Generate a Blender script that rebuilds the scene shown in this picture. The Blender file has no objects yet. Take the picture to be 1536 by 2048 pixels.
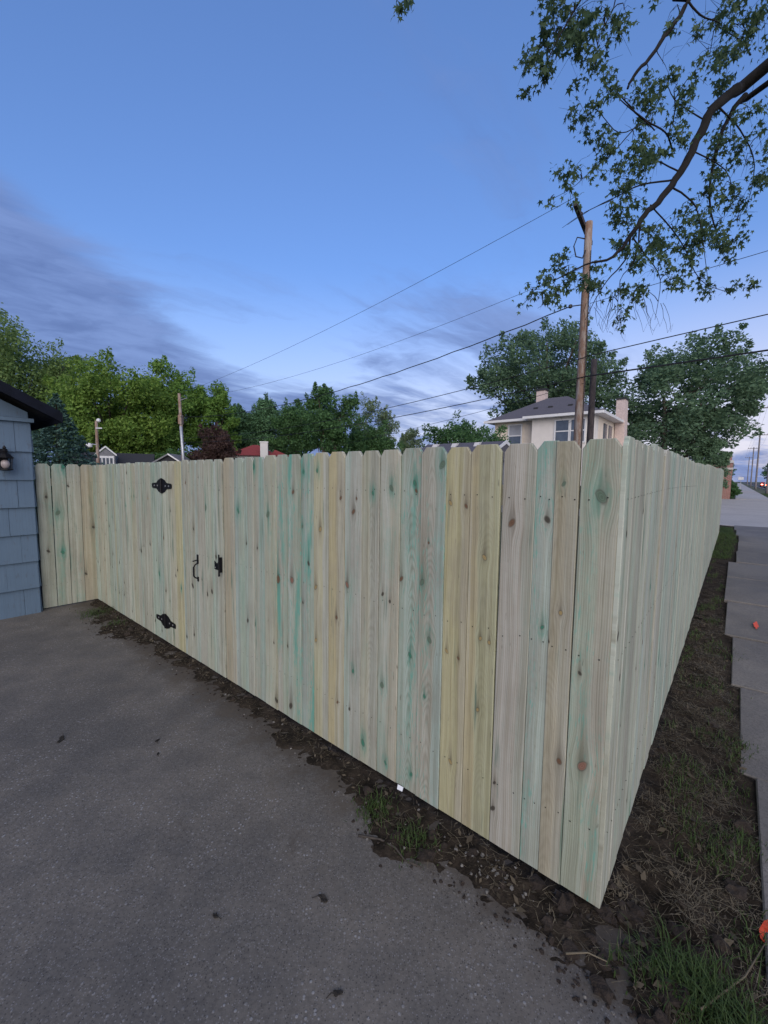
import bpy, bmesh, math, random
import numpy as np
from mathutils import Vector, Matrix, noise as mnoise

R = math.radians
sc = bpy.context.scene
col = sc.collection

# ------------------------------------------------------------------ camera
CAM_H = 1.7226
PITCH, ROLL = R(4.837), R(0.7357)
cam = bpy.data.objects.new('camera', bpy.data.cameras.new('camera'))
col.objects.link(cam)
cam.data.sensor_fit = 'HORIZONTAL'
cam.data.sensor_width = 36.0
cam.data.lens = 36.0 * 834.74 / 1536.0
cam.data.clip_start = 0.05
cam.data.clip_end = 3000.0
_f = Vector((0, math.cos(PITCH), -math.sin(PITCH)))
_u = Vector((0, math.sin(PITCH), math.cos(PITCH)))
_r = Vector((1, 0, 0))
_rr = _r * math.cos(ROLL) + _u * math.sin(ROLL)
_uu = -_r * math.sin(ROLL) + _u * math.cos(ROLL)
cam.matrix_world = Matrix(((_rr.x, _uu.x, -_f.x, 0), (_rr.y, _uu.y, -_f.y, 0),
                           (_rr.z, _uu.z, -_f.z, CAM_H), (0, 0, 0, 1)))
sc.camera = cam

# ------------------------------------------------------------------ node helper
class S:
    """A socket with arithmetic."""
    def __init__(s, sh, sock): s.sh, s.k = sh, sock
    def _o(s, op, b, c=None): return s.sh.m(op, s, b, c)
    def __add__(s, b): return s._o('ADD', b)
    __radd__ = __add__
    def __sub__(s, b): return s._o('SUBTRACT', b)
    def __rsub__(s, b): return s.sh.m('SUBTRACT', b, s)
    def __mul__(s, b): return s._o('MULTIPLY', b)
    __rmul__ = __mul__
    def __truediv__(s, b): return s._o('DIVIDE', b)
    def __rtruediv__(s, b): return s.sh.m('DIVIDE', b, s)
    def __pow__(s, b): return s._o('POWER', b)
    def __neg__(s): return s._o('MULTIPLY', -1.0)

class Sh:
    def __init__(s, tree): s.t = tree
    def put(s, sock, v):
        if isinstance(v, S): s.t.links.new(v.k, sock)
        elif hasattr(v, 'is_output'): s.t.links.new(v, sock)
        elif v is not None:
            if isinstance(v, (tuple, list)) and len(v) == 3 and sock.type == 'RGBA': v = (*v, 1)
            sock.default_value = v
    def node(s, typ, **kw):
        n = s.t.nodes.new(typ)
        for k, v in kw.items(): setattr(n, k, v)
        return n
    def m(s, op, a, b=None, c=None):
        n = s.node('ShaderNodeMath', operation=op)
        for i, v in enumerate((a, b, c)):
            if v is not None: s.put(n.inputs[i], v)
        return S(s, n.outputs[0])
    def clamp(s, a):
        r = s.m('ADD', a, 0.0); r.k.node.use_clamp = True; return r
    def smooth(s, x, lo, hi, a=0.0, b=1.0):
        n = s.node('ShaderNodeMapRange', interpolation_type='SMOOTHSTEP')
        for i, v in enumerate((x, lo, hi, a, b)): s.put(n.inputs[i], v)
        return S(s, n.outputs[0])
    def xyz(s, v):
        n = s.node('ShaderNodeSeparateXYZ'); s.put(n.inputs[0], v)
        return [S(s, o) for o in n.outputs]
    def vec(s, x, y, z):
        n = s.node('ShaderNodeCombineXYZ')
        for i, v in enumerate((x, y, z)): s.put(n.inputs[i], v)
        return S(s, n.outputs[0])
    def noise(s, v, scale=1.0, detail=3.0, rough=0.55, dist=0.0):
        n = s.node('ShaderNodeTexNoise'); s.put(n.inputs['Vector'], v)
        n.inputs['Scale'].default_value = scale; n.inputs['Detail'].default_value = detail
        n.inputs['Roughness'].default_value = rough; n.inputs['Distortion'].default_value = dist
        return S(s, n.outputs[0])
    def voro(s, v, scale, feature='F1', out=0, rnd=1.0):
        n = s.node('ShaderNodeTexVoronoi', feature=feature); s.put(n.inputs['Vector'], v)
        n.inputs['Scale'].default_value = scale; n.inputs['Randomness'].default_value = rnd
        return S(s, n.outputs[out])
    def mix(s, f, a, b, blend='MIX'):
        n = s.node('ShaderNodeMix', data_type='RGBA', blend_type=blend)
        n.clamp_factor = True
        s.put(n.inputs[0], f); s.put(n.inputs[6], a); s.put(n.inputs[7], b)
        return S(s, n.outputs[2])
    def coord(s, which='Object'):
        n = s.node('ShaderNodeTexCoord'); return S(s, n.outputs[which])
    def attr(s, name, out='Vector', typ='OBJECT'):
        n = s.node('ShaderNodeAttribute', attribute_type=typ, attribute_name=name)
        return S(s, n.outputs[out])
    def bump(s, height, strength=0.3, dist=0.01):
        n = s.node('ShaderNodeBump'); s.put(n.inputs['Height'], height)
        n.inputs['Strength'].default_value = strength; n.inputs['Distance'].default_value = dist
        return S(s, n.outputs[0])

# ------------------------------------------------------------------ sky, sun, exposure
SUN_AZ = R(180)       # clockwise from +Y: the afterglow lies behind the camera
SUN_EL = R(6)
wd = bpy.data.worlds.new('World'); sc.world = wd; wd.use_nodes = True
w = Sh(wd.node_tree)
sky = w.node('ShaderNodeTexSky', sky_type='NISHITA')
sky.sun_disc = False
sky.sun_elevation = SUN_EL
sky.sun_rotation = SUN_AZ
sky.ozone_density = 4.0
sky.dust_density = 0.6
gam = w.node('ShaderNodeGamma'); gam.inputs[1].default_value = 0.72
wd.node_tree.links.new(sky.outputs[0], gam.inputs[0])
d = w.coord('Generated')
dx, dy, dz = w.xyz(d)
az = w.m('ARCTAN2', dx, dy) * 57.2958
el = w.m('ARCSINE', dz) * 57.2958
# pale lavender air near the horizon, warmer towards the afterglow
glow = w.clamp(dx * 0.75 + dy * 0.35 + 0.25)
hz = w.mix(glow, (1.15, 1.62, 2.50), (2.20, 2.08, 2.35))
clear = w.mix(1.0, S(w, gam.outputs[0]), (0.90, 0.86, 1.14), 'MULTIPLY')
base = w.mix(w.smooth(el, 0.0, 26.0, 0.9, 0.0), clear, hz)
# clouds: one layer seen in perspective, ragged noise over a broad bank low on the left
pz = dz + 0.10
cp = w.vec(dx / pz, dy / pz, 0.0)
warp = w.noise(cp, 1.1, 4.0, 0.6)
cpx, cpy, _ = w.xyz(cp)
cpr = w.vec((cpx * 0.80 + cpy * 0.6) * 0.55 + warp * 0.9, (cpy * 0.80 - cpx * 0.6) * 1.25 + warp * 0.5, 3.7)
n1 = w.noise(cpr, 1.25, 8.0, 0.60, 0.3)
n2 = w.noise(cpr, 3.6, 6.0, 0.6)
edge = w.clamp(((-az) - 16.0) / 26.0) * 15.5 + 11.0
bank = w.smooth(el - edge, 5.0, -7.0) * w.smooth(az, 2.0, -12.0)
mid = w.smooth(el, 27.0, 17.0) * w.smooth(az, -12.0, 2.0) * w.smooth(az, 34.0, 18.0)
low = w.smooth(el, 3.9, 2.2) * w.smooth(az, 20.0, 38.0)
cov = n1 * 0.75 + n2 * 0.25 + bank * 0.37 + mid * 0.135 + low * 0.22 - 0.045
cden = w.smooth(cov, 0.49, 0.72)
ccol = w.mix(w.smooth(n2, 0.3, 0.7), (0.30, 0.47, 1.08), (0.52, 0.78, 1.58))
skyc = w.mix(cden * 0.90, base, ccol)
bg = wd.node_tree.nodes['Background']
w.put(bg.inputs[0], skyc)
bg.inputs[1].default_value = 0.15

sun = bpy.data.objects.new('sun', bpy.data.lights.new('sun', 'SUN'))
col.objects.link(sun)
sun.data.energy = 1.2
sun.data.angle = R(70)
sun.data.color = (1.0, 0.90, 0.78)
_sd = Vector((math.sin(SUN_AZ) * math.cos(R(26)), math.cos(SUN_AZ) * math.cos(R(26)), math.sin(R(26))))
sun.rotation_euler = _sd.to_track_quat('Z', 'Y').to_euler()
sun.location = (20, -12, 30)

sc.render.engine = 'CYCLES'
sc.cycles.max_bounces = 5
sc.cycles.diffuse_bounces = 2
sc.cycles.glossy_bounces = 2
sc.cycles.transmission_bounces = 4
sc.view_settings.view_transform = 'Standard'
sc.view_settings.look = 'None'
sc.view_settings.gamma = 1.0
sc.view_settings.use_curve_mapping = False
sc.view_settings.exposure = 1.4

# ------------------------------------------------------------------ frame of the street
# s runs along the pavement away from the camera, l to its right; ground height g(s)
SA = R(49.92)
SX, SY = math.cos(SA), math.sin(SA)
def gz(s):
    return 0.20 * min(max((s - 1.8) / 13.4, 0.0), 1.0)
def XY(s, l): return (s * SX + l * SY, s * SY - l * SX)
def SL(x, y): return (x * SX + y * SY, x * SY - y * SX)
def gxy(x, y): return gz(SL(x, y)[0])
def P3(s, l, z=0.0):
    x, y = XY(s, l); return (x, y, gz(s) + z)

# ------------------------------------------------------------------ object helpers
def tag(o, label=None, cat=None, group=None, kind=None):
    if label: o['label'] = label
    if cat: o['category'] = cat
    if group: o['group'] = group
    if kind: o['kind'] = kind
    return o
def empty(name, loc=(0, 0, 0), rz=0.0, label=None, cat=None, group=None):
    o = bpy.data.objects.new(name, None); col.objects.link(o)
    o.empty_display_size = 0.1
    o.location = loc; o.rotation_euler = (0, 0, rz)
    return tag(o, label, cat, group)
def link(name, me, parent=None, loc=(0, 0, 0), rot=(0, 0, 0), scale=(1, 1, 1)):
    o = bpy.data.objects.new(name, me); col.objects.link(o)
    o.parent = parent; o.location = loc; o.rotation_euler = rot; o.scale = scale
    return o

class MB:
    def __init__(s): s.v, s.f = [], []
    def add(s, vs, fs):
        n = len(s.v); s.v += [tuple(v) for v in vs]; s.f += [tuple(i + n for i in f) for f in fs]
        return s
    def box(s, a, b):
        (x0, y0, z0), (x1, y1, z1) = a, b
        return s.add([(x0, y0, z0), (x1, y0, z0), (x1, y1, z0), (x0, y1, z0),
                      (x0, y0, z1), (x1, y0, z1), (x1, y1, z1), (x0, y1, z1)],
                     [(3, 2, 1, 0), (4, 5, 6, 7), (0, 1, 5, 4), (1, 2, 6, 5), (2, 3, 7, 6), (3, 0, 4, 7)])
    def prism(s, poly, vec):
        n = len(poly); vec = Vector(vec)
        return s.add([Vector(p) for p in poly] + [Vector(p) + vec for p in poly],
                     [tuple(range(n))[::-1], tuple(range(n, 2 * n))] +
                     [(i, (i + 1) % n, n + (i + 1) % n, n + i) for i in range(n)])
    def tube(s, pts, rad, n=6, cap=True):
        pts = [Vector(p) for p in pts]
        if not isinstance(rad, (list, tuple)): rad = [rad] * len(pts)
        ref = Vector((0.31, 0.17, 0.93)); vs = []
        for i, p in enumerate(pts):
            t = (pts[min(i + 1, len(pts) - 1)] - pts[max(i - 1, 0)]).normalized()
            a = t.cross(ref)
            if a.length < 0.05: a = t.cross(Vector((1, 0, 0)))
            a.normalize(); b = t.cross(a)
            for k in range(n):
                q = 2 * math.pi * k / n
                vs.append(p + (a * math.cos(q) + b * math.sin(q)) * rad[i])
        fs = [(i * n + k, i * n + (k + 1) % n, (i + 1) * n + (k + 1) % n, (i + 1) * n + k)
              for i in range(len(pts) - 1) for k in range(n)]
        if cap: fs += [tuple(range(n))[::-1], tuple(range((len(pts) - 1) * n, len(pts) * n))]
        return s.add(vs, fs)
    def lathe(s, prof, n=12, c=(0, 0, 0)):
        vs = [(c[0] + r * math.cos(2 * math.pi * k / n), c[1] + r * math.sin(2 * math.pi * k / n), c[2] + z)
              for r, z in prof for k in range(n)]
        fs = [(i * n + k, i * n + (k + 1) % n, (i + 1) * n + (k + 1) % n, (i + 1) * n + k)
              for i in range(len(prof) - 1) for k in range(n)]
        return s.add(vs, fs + [tuple(range(n))[::-1], tuple(range((len(prof) - 1) * n, len(prof) * n))])
    def mesh(s, name, mat=None, smooth=False):
        me = bpy.data.meshes.new(name); me.from_pydata(s.v, [], s.f)
        if mat: me.materials.append(mat)
        if smooth: me.polygons.foreach_set('use_smooth', [True] * len(me.polygons))
        me.update(); return me
    def build(s, name, mat, parent=None, smooth=False, **kw):
        return link(name, s.mesh(name, mat, smooth), parent, **kw)

def poly_mesh(name, V, mat, smooth=False):
    """V: array (n, k, 3): n separate faces of k corners."""
    n, k, _ = V.shape
    me = bpy.data.meshes.new(name)
    me.vertices.add(n * k); me.vertices.foreach_set('co', V.reshape(-1).astype(np.float32))
    me.loops.add(n * k); me.loops.foreach_set('vertex_index', np.arange(n * k, dtype=np.int32))
    me.polygons.add(n); me.polygons.foreach_set('loop_start', np.arange(0, n * k, k, dtype=np.int32))
    me.polygons.foreach_set('loop_total', np.full(n, k, dtype=np.int32))
    me.materials.append(mat); me.update(calc_edges=True)
    return me

# ------------------------------------------------------------------ materials
def newmat(name):
    m = bpy.data.materials.new(name); m.use_nodes = True
    nt = m.node_tree; b = nt.nodes['Principled BSDF']
    return m, Sh(nt), b
def mat(name, c, rough=0.7, var=0.25, scale=6.0, bump=0.0, bscale=None, metal=0.0, c2=None, spec=0.4, stretch=(1, 1, 1)):
    m, s, b = newmat(name)
    co = s.coord(); x, y, z = s.xyz(co)
    v = s.vec(x * stretch[0], y * stretch[1], z * stretch[2])
    n = s.noise(v, scale, 5.0, 0.6)
    c2 = c2 or tuple(i * (1 - var) for i in c)
    s.put(b.inputs['Base Color'], s.mix(s.smooth(n, 0.3, 0.7), c2, c))
    b.inputs['Roughness'].default_value = rough; b.inputs['Metallic'].default_value = metal
    b.inputs['Specular IOR Level'].default_value = spec
    if bump:
        s.put(b.inputs['Normal'], s.bump(s.noise(v, bscale or scale * 6, 4.0), bump, 0.01))
    return m
def emit_mat(name, c, strength):
    m, s, b = newmat(name)
    b.inputs['Base Color'].default_value = (*c, 1)
    b.inputs['Emission Color'].default_value = (*c, 1)
    b.inputs['Emission Strength'].default_value = strength
    return m
def leaf_mat(name, c, c2, var=0.35, trans=0.45):
    m, s, b = newmat(name)
    g = s.node('ShaderNodeNewGeometry')
    rnd = S(s, g.outputs['Random Per Island'])
    x = s.noise(s.coord(), 0.6, 3.0)
    colr = s.mix(rnd, c, c2)
    colr = s.mix(s.smooth(x, 0.35, 0.65, var, 0.0), colr, tuple(i * 0.6 for i in c))
    s.put(b.inputs['Base Color'], colr)
    b.inputs['Roughness'].default_value = 0.6; b.inputs['Specular IOR Level'].default_value = 0.25
    t = s.node('ShaderNodeBsdfTranslucent'); s.put(t.inputs[0], colr)
    mx = s.node('ShaderNodeMixShader'); mx.inputs[0].default_value = trans
    out = s.t.nodes['Material Output']
    s.t.links.new(b.outputs[0], mx.inputs[1]); s.t.links.new(t.outputs[0], mx.inputs[2])
    s.t.links.new(mx.outputs[0], out.inputs[0])
    return m

def wood_mat(nk, runs=0.60):
    m, s, b = newmat('pressure_treated_pine')
    x, y, z = s.xyz(s.coord())
    seed = s.attr('seed', 'Fac')
    tone, tone2 = s.attr('tone'), s.attr('tone2')
    split, green, cath = s.xyz(s.attr('prm'))
    rough_n = s.noise(s.vec(x * 16.0, z * 11.0, seed), 1.0, 3.0)
    wand = (s.noise(s.vec(seed, seed * 0.37, z * 1.3), 1.0, 2.0) - 0.5) * 0.04
    wx = x + wand
    gn = s.noise(s.vec(x * 10.0, seed + 3.0, z * 1.3), 1.0, 4.0, 0.6)
    knots = []
    for i in range(nk):
        ku, kz, kr = s.xyz(s.attr('k%d' % i))
        kc = s.attr('kc%d' % i)
        on = s.m('GREATER_THAN', kr, 0.0005)
        r = kr + 0.0001
        ax = (x - ku) / r; ze = (z - kz) / r
        skew = s.m('SINE', ku * 900.0 + kz * 77.0) * 0.45
        axs = ax + ze * skew
        ell = s.m('SQRT', axs * axs * 1.2 + ze * ze * 0.68) + (rough_n - 0.5) * 1.5
        near = s.m('EXPONENT', (ax * ax * 0.13 + ze * ze * 0.035) * -1.0) * on
        wx = wx - (x - ku) * near * 0.85
        body = s.smooth(ell, 1.08, 0.70) * on
        ring = s.m('EXPONENT', (ell - 0.96) * (ell - 0.96) * -30.0) * on
        up = s.smooth(ze, -1.0, 1.0, 0.62, 0.20)
        tail = s.m('EXPONENT', (ax * ax * 1.1 + s.m('ABSOLUTE', ze) * up) * -1.0) * on
        cr, cg, cb = s.xyz(kc)
        gr = s.clamp((cg - cr) * 14.0)
        halo = s.m('EXPONENT', (ax * ax * 0.16 + ze * ze * 0.035) * -1.0) * gr * on
        knots.append((body, ring, tail, halo, kc, gr, ell))
    fine = s.noise(s.vec(wx * 260.0, z * 2.6, seed), 1.0, 4.0, 0.65)
    band = s.noise(s.vec(wx * 48.0, z * 0.5, seed + 9.0), 1.0, 4.0, 0.65)
    u0 = (s.m('FRACT', seed * 7.31) - 0.5) * 0.05
    q = wx - u0
    wob = s.noise(s.vec(seed * 1.7, x * 5.0, z * 1.7), 1.0, 2.0) * 0.6
    ringf = z * 0.7 + q * q * 75.0 + wob
    lines = (s.m('SINE', ringf * 135.0) * 0.5 + 0.5) ** 1.6
    straight = (s.m('SINE', wx * 720.0 + band * 16.0) * 0.5 + 0.5) ** 1.5
    late = lines * cath + straight * (1.0 - cath) * 0.75
    mill = s.noise(s.vec(x * 9.0, seed, z * 210.0 + x * 60.0), 1.0, 1.0)
    side = s.smooth(wx + (s.noise(s.vec(seed, 2.0, z * 2.3), 1.0, 3.0) - 0.5) * 0.03 - split, -0.008, 0.008)
    c = s.mix(side, tone, tone2)
    # weathered patches along the board: greyer, browner
    pat = s.noise(s.vec(x * 6.0, seed + 21.0, z * 2.0), 1.0, 4.0, 0.6)
    c = s.mix(s.smooth(pat, 0.42, 0.70) * 0.40, c, (0.30, 0.275, 0.235))
    c = s.mix(s.smooth(pat, 0.45, 0.25) * 0.30, c, (0.47, 0.47, 0.43))
    stripe = s.noise(s.vec(wx * 24.0, z * 0.25, seed + 40.0), 1.0, 2.0)  # heart and sapwood tone, plus the light off cupped edges painted as stripes
    c = s.mix(s.smooth(stripe, 0.40, 0.62) * 0.38, c, s.mix(1.0, c, (0.66, 0.68, 0.66), 'MULTIPLY'))
    c = s.mix(s.smooth(stripe, 0.42, 0.30) * 0.30, c, (0.50, 0.51, 0.46))
    c = s.mix(s.smooth(band, 0.38, 0.68) * 0.62, c, s.mix(1.0, c, (0.70, 0.66, 0.58), 'MULTIPLY'))
    c = s.mix(late * s.smooth(rough_n, 0.2, 0.6, 0.35, 1.0) * 0.62, c, s.mix(1.0, c, (0.60, 0.57, 0.51), 'MULTIPLY'))
    c = s.mix(s.smooth(fine, 0.42, 0.72) * 0.55, c, s.mix(1.0, c, (0.62, 0.61, 0.58), 'MULTIPLY'))
    c = s.mix(s.smooth(mill, 0.5, 0.8) * 0.12, c, (0.2, 0.19, 0.17))
    # preservative: pale green wash, flecks and darker runs
    fl = s.noise(s.vec(wx * 130.0, seed, z * 20.0), 1.0, 2.0)
    c = s.mix(s.smooth(gn, 0.52, 0.74) * green * 0.85, c, (0.13, 0.30, 0.24))
    c = s.mix(s.smooth(fl, 0.54, 0.68) * s.smooth(gn, 0.38, 0.6) * green * 0.7, c, (0.13, 0.34, 0.275))
    run = s.noise(s.vec(x * 34.0, seed + 7.0, z * 1.7), 1.0, 3.0)
    c = s.mix(s.smooth(run, runs, runs + 0.15) * s.smooth(gn, 0.36, 0.58) * 0.78, c, (0.085, 0.145, 0.11))
    fleck = s.noise(s.vec(x * 75.0, seed + 31.0, z * 13.0), 1.0, 2.0)
    c = s.mix(s.smooth(fleck, 0.69, 0.78) * 0.6, c, (0.13, 0.12, 0.09))
    for body, ring, tail, halo, kc, gr, ell in knots:
        hn = s.smooth(fl * 0.5 + run * 0.7, 0.50, 0.70, 0.10, 1.0)
        c = s.mix(halo * hn * 0.85, c, (0.085, 0.26, 0.195))
        c = s.mix(tail * 0.85, c, s.mix(gr, (0.080, 0.064, 0.045), (0.05, 0.135, 0.10)))
        kin = s.mix(s.smooth(s.m('SINE', ell * 15.0), -1.0, 1.0) * 0.5, kc, s.mix(1.0, kc, (0.5, 0.46, 0.42), 'MULTIPLY'))
        c = s.mix(body * 0.86, c, kin)
        c = s.mix(ring * 0.45, c, (0.06, 0.05, 0.038))
    s.put(b.inputs['Base Color'], c)
    b.inputs['Roughness'].default_value = 0.8; b.inputs['Specular IOR Level'].default_value = 0.2
    s.put(b.inputs['Normal'], s.bump(fine * 0.6 + late * 0.5, 0.4, 0.0015))
    return m
WOOD = wood_mat(5)
WOOD_B = wood_mat(3, 0.575)

# ------------------------------------------------------------------ ground
def ground_mat():
    m, s, b = newmat('lawn_soil')
    co = s.coord()
    n = s.noise(co, 0.7, 6.0, 0.65); n2 = s.noise(co, 22.0, 4.0)
    c = s.mix(s.smooth(n, 0.35, 0.65), (0.045, 0.07, 0.025), (0.075, 0.085, 0.035))
    c = s.mix(s.smooth(n2, 0.45, 0.7), c, (0.05, 0.042, 0.03))
    s.put(b.inputs['Base Color'], c); b.inputs['Roughness'].default_value = 0.95
    s.put(b.inputs['Normal'], s.bump(n2, 0.6, 0.03))
    return m
def concrete_mat(name, c, dark, speck=0.5, bump=0.25, stain=(0.07, 0.06, 0.05), dust=False):
    m, s, b = newmat(name)
    co = s.coord()
    big = s.noise(co, 0.55, 5.0, 0.6, 0.4); mid = s.noise(co, 3.2, 5.0, 0.65)
    fine = s.noise(co, 190.0, 3.0, 0.7); grit = s.noise(co, 55.0, 4.0, 0.75)
    k = s.mix(s.smooth(big * 0.6 + mid * 0.4, 0.38, 0.60), dark, c)
    k = s.mix(s.smooth(grit, 0.40, 0.66) * 0.55, k, s.mix(1.0, k, (0.55, 0.55, 0.56), 'MULTIPLY'))
    v1 = s.voro(co, 70.0); vc = s.voro(co, 70.0, out=1)
    vr, _, _ = s.xyz(vc)
    # exposed aggregate: pale stones of different sizes, dense in worn patches
    worn = s.smooth(mid, 0.42, 0.62, 0.12, 1.0)
    st = s.smooth(v1, 0.42, 0.26) * s.m('GREATER_THAN', vr, 0.80) * worn
    k = s.mix(st * speck, k, (0.30, 0.30, 0.31))
    v2 = s.voro(co, 150.0); v2c, _, _ = s.xyz(s.voro(co, 150.0, out=1))
    k = s.mix(s.smooth(v2, 0.45, 0.3) * s.m('GREATER_THAN', v2c, 0.78) * speck * 0.75, k, (0.24, 0.235, 0.24))
    k = s.mix(s.smooth(v2, 0.45, 0.3) * s.m('LESS_THAN', v2c, 0.2) * 0.6, k, (0.025, 0.025, 0.026))
    sn = s.noise(co, 1.7, 6.0, 0.7, 0.8)
    k = s.mix(s.smooth(sn, 0.60, 0.72) * 0.5, k, stain)
    if dust:      # soil trodden out from the bed beside the fence
        px, py, _z = s.xyz(co)
        sc_ = px * SX + py * SY
        dn = s.noise(co, 6.0, 6.0, 0.7); df = s.noise(co, 42.0, 4.0, 0.75)
        dm = s.smooth(sc_ + (dn - 0.5) * 0.55 + (df - 0.5) * 0.30, 1.32, 1.62)
        k = s.mix(dm * 0.85, k, s.mix(df, (0.030, 0.024, 0.019), (0.075, 0.060, 0.046)))
        fan = s.smooth(sc_ + (mid - 0.5) * 0.9, 0.75, 1.5)
        k = s.mix(fan * s.smooth(dn, 0.45, 0.70) * 0.45, k, (0.115, 0.098, 0.080))
        k = s.mix(s.smooth(s.noise(co, 0.9, 4.0, 0.6), 0.55, 0.75) * 0.25, k, (0.072, 0.068, 0.065))
    s.put(b.inputs['Base Color'], k)
    s.put(b.inputs['Roughness'], s.smooth(mid, 0.3, 0.7, 0.72, 0.92))
    b.inputs['Specular IOR Level'].default_value = 0.3
    s.put(b.inputs['Normal'], s.bump(grit * 0.5 + fine * 0.4 + st, bump, 0.004))
    return m
M_GROUND = ground_mat()
M_DRIVE = concrete_mat('aggregate_concrete', (0.165, 0.149, 0.131), (0.106, 0.099, 0.092), 0.7, 0.5, dust=True)
M_WALK = concrete_mat('pavement_concrete', (0.20, 0.185, 0.17), (0.140, 0.130, 0.122), 0.22, 0.35, (0.08, 0.07, 0.06))
M_APRON = concrete_mat('apron_concrete', (0.46, 0.43, 0.40), (0.39, 0.365, 0.34), 0.1, 0.2, (0.2, 0.19, 0.18))
M_ROAD = concrete_mat('asphalt', (0.055, 0.055, 0.057), (0.042, 0.042, 0.044), 0.15, 0.3, (0.03, 0.03, 0.03))

def sheet(name, s0, s1, l0, l1, z, m, thick=0.0, kind='structure', parent=None):
    ss = [s0] + [k for k in (1.8, 15.2) if s0 < k < s1] + [s1]
    mb = MB()
    for a, b in zip(ss[:-1], ss[1:]):
        top = [P3(a, l0, z), P3(a, l1, z), P3(b, l1, z), P3(b, l0, z)]
        if thick:
            bot = [(p[0], p[1], p[2] - thick) for p in top]
            mb.add(bot + top, [(0, 1, 2, 3)[::-1], (4, 5, 6, 7), (0, 1, 5, 4), (1, 2, 6, 5), (2, 3, 7, 6), (3, 0, 4, 7)])
        else: mb.add(top, [(0, 1, 2, 3)])
    o = mb.build(name, m, parent)
    if kind: o['kind'] = kind
    return o

sheet('ground', -900, 1500, -1200, 1200, -0.045, M_GROUND)
sheet('driveway', -9.0, 1.72, -16.0, 4.4, 0.0, M_DRIVE, 0.03)
sheet('parking_apron', 18.6, 46.0, -14.0, 4.4, 0.0, M_APRON, 0.03)
sheet('far_pavement', 46.0, 420.0, 0.0, 2.3, 0.02, M_APRON, 0.05)
sheet('road', -300, 1200, 4.55, 14.0, -0.10, M_ROAD, 0.02) if False else sheet('road', -300, 1200, 4.55, 14.0, -0.035, M_ROAD)
sheet('kerb', -300, 1200, 4.40, 4.55, 0.075, M_APRON, 0.12)
M_PAINT = mat('road_paint', (0.55, 0.42, 0.08), 0.7, 0.3, 9.0)
for _l in (9.2, 9.42):
    sheet('lane_marking', -60, 420, _l, _l + 0.1, -0.030, M_PAINT)

rng = random.Random(11)
# pavement: separate slabs, heaved against one another
walk = sheet('pavement', 1.75, 18.6, 0.12, 1.75, -0.035, M_GROUND)
joints = [(1.76, 3.10, 0.19), (3.12, 4.40, 0.12), (4.42, 5.72, 0.06), (5.75, 7.24, 0.01), (7.27, 8.95, -0.03), (8.99, 10.55, -0.02),
          (10.58, 12.1, 0.08), (12.13, 13.7, 0.12), (13.73, 15.3, 0.14), (15.33, 17.0, 0.08), (17.03, 18.57, 0.02)]
for s0, s1, l0 in joints:
    mb = MB(); t = 0.006
    j = [rng.uniform(-0.012, 0.012) for _ in range(4)]
    zz = [0.018 + rng.uniform(-0.012, 0.014) for _ in range(4)]
    cs = [(s0, l0 + j[0]), (s0, 1.72), (s1, 1.72), (s1, l0 + j[1])]
    lo = [P3(a, b_, -0.09) for a, b_ in cs]
    rim = [P3(a, b_, zz[i] - t) for i, (a, b_) in enumerate(cs)]
    ins = [(s0 + t, l0 + j[0] + t), (s0 + t, 1.71), (s1 - t, 1.71), (s1 - t, l0 + j[1] + t)]
    top = [P3(a, b_, zz[i]) for i, (a, b_) in enumerate(ins)]
    fs = [(0, 1, 5, 4), (1, 2, 6, 5), (2, 3, 7, 6), (3, 0, 4, 7), (4, 5, 9, 8), (5, 6, 10, 9), (6, 7, 11, 10), (7, 4, 8, 11), (8, 9, 10, 11)]
    mb.add(lo + rim + top, fs).build('slab', M_WALK, walk)

# dug soil along the fence: a ragged bed that laps over the concrete
def soil_mat():
    m, s, b = newmat('dug_soil')
    co = s.coord()
    n = s.noise(co, 9.0, 6.0, 0.7); f = s.noise(co, 70.0, 4.0, 0.7)
    c = s.mix(s.smooth(n, 0.35, 0.65), (0.016, 0.013, 0.010), (0.046, 0.036, 0.027))
    c = s.mix(s.smooth(f, 0.55, 0.75) * 0.6, c, (0.085, 0.068, 0.05))
    s.put(b.inputs['Base Color'], c); b.inputs['Roughness'].default_value = 1.0
    b.inputs['Specular IOR Level'].default_value = 0.1
    s.put(b.inputs['Normal'], s.bump(n + f * 0.5, 0.9, 0.02))
    return m
M_SOIL = soil_mat()
def interp(t, pts):
    for (a, va), (b, vb) in zip(pts[:-1], pts[1:]):
        if t <= b: return va + (vb - va) * max(0, min(1, (t - a) / (b - a)))
    return pts[-1][1]
# how far the soil reaches over the driveway (s) at each l, and over the pavement (l) at each s
FRONT_EDGE = [(-6.6, 1.70), (-6.0, 1.55), (-5.6, 1.42), (-5.1, 1.36), (-4.5, 1.56), (-3.8, 1.56), (-3.2, 1.58), (-2.8, 1.58), (-2.4, 1.57), (-1.9, 1.53),
              (-1.6, 1.57), (-1.4, 1.50), (-1.15, 1.37), (-0.9, 1.43), (-0.7, 1.45), (-0.45, 1.48), (-0.25, 1.44), (0.0, 1.50), (0.3, 1.55), (0.6, 1.6)]
WALK_EDGE = [(1.4, 0.42), (2.1, 0.34), (2.5, 0.24), (3.0, 0.17), (3.6, 0.14), (4.3, 0.11), (5.0, 0.04), (5.6, 0.02), (5.9, 0.10), (6.4, 0.0), (7.2, -0.02),
             (8.3, -0.03), (10.4, -0.05), (11.0, 0.02), (13.7, 0.14), (17.3, 0.06), (18.0, 0.0)]
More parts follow.
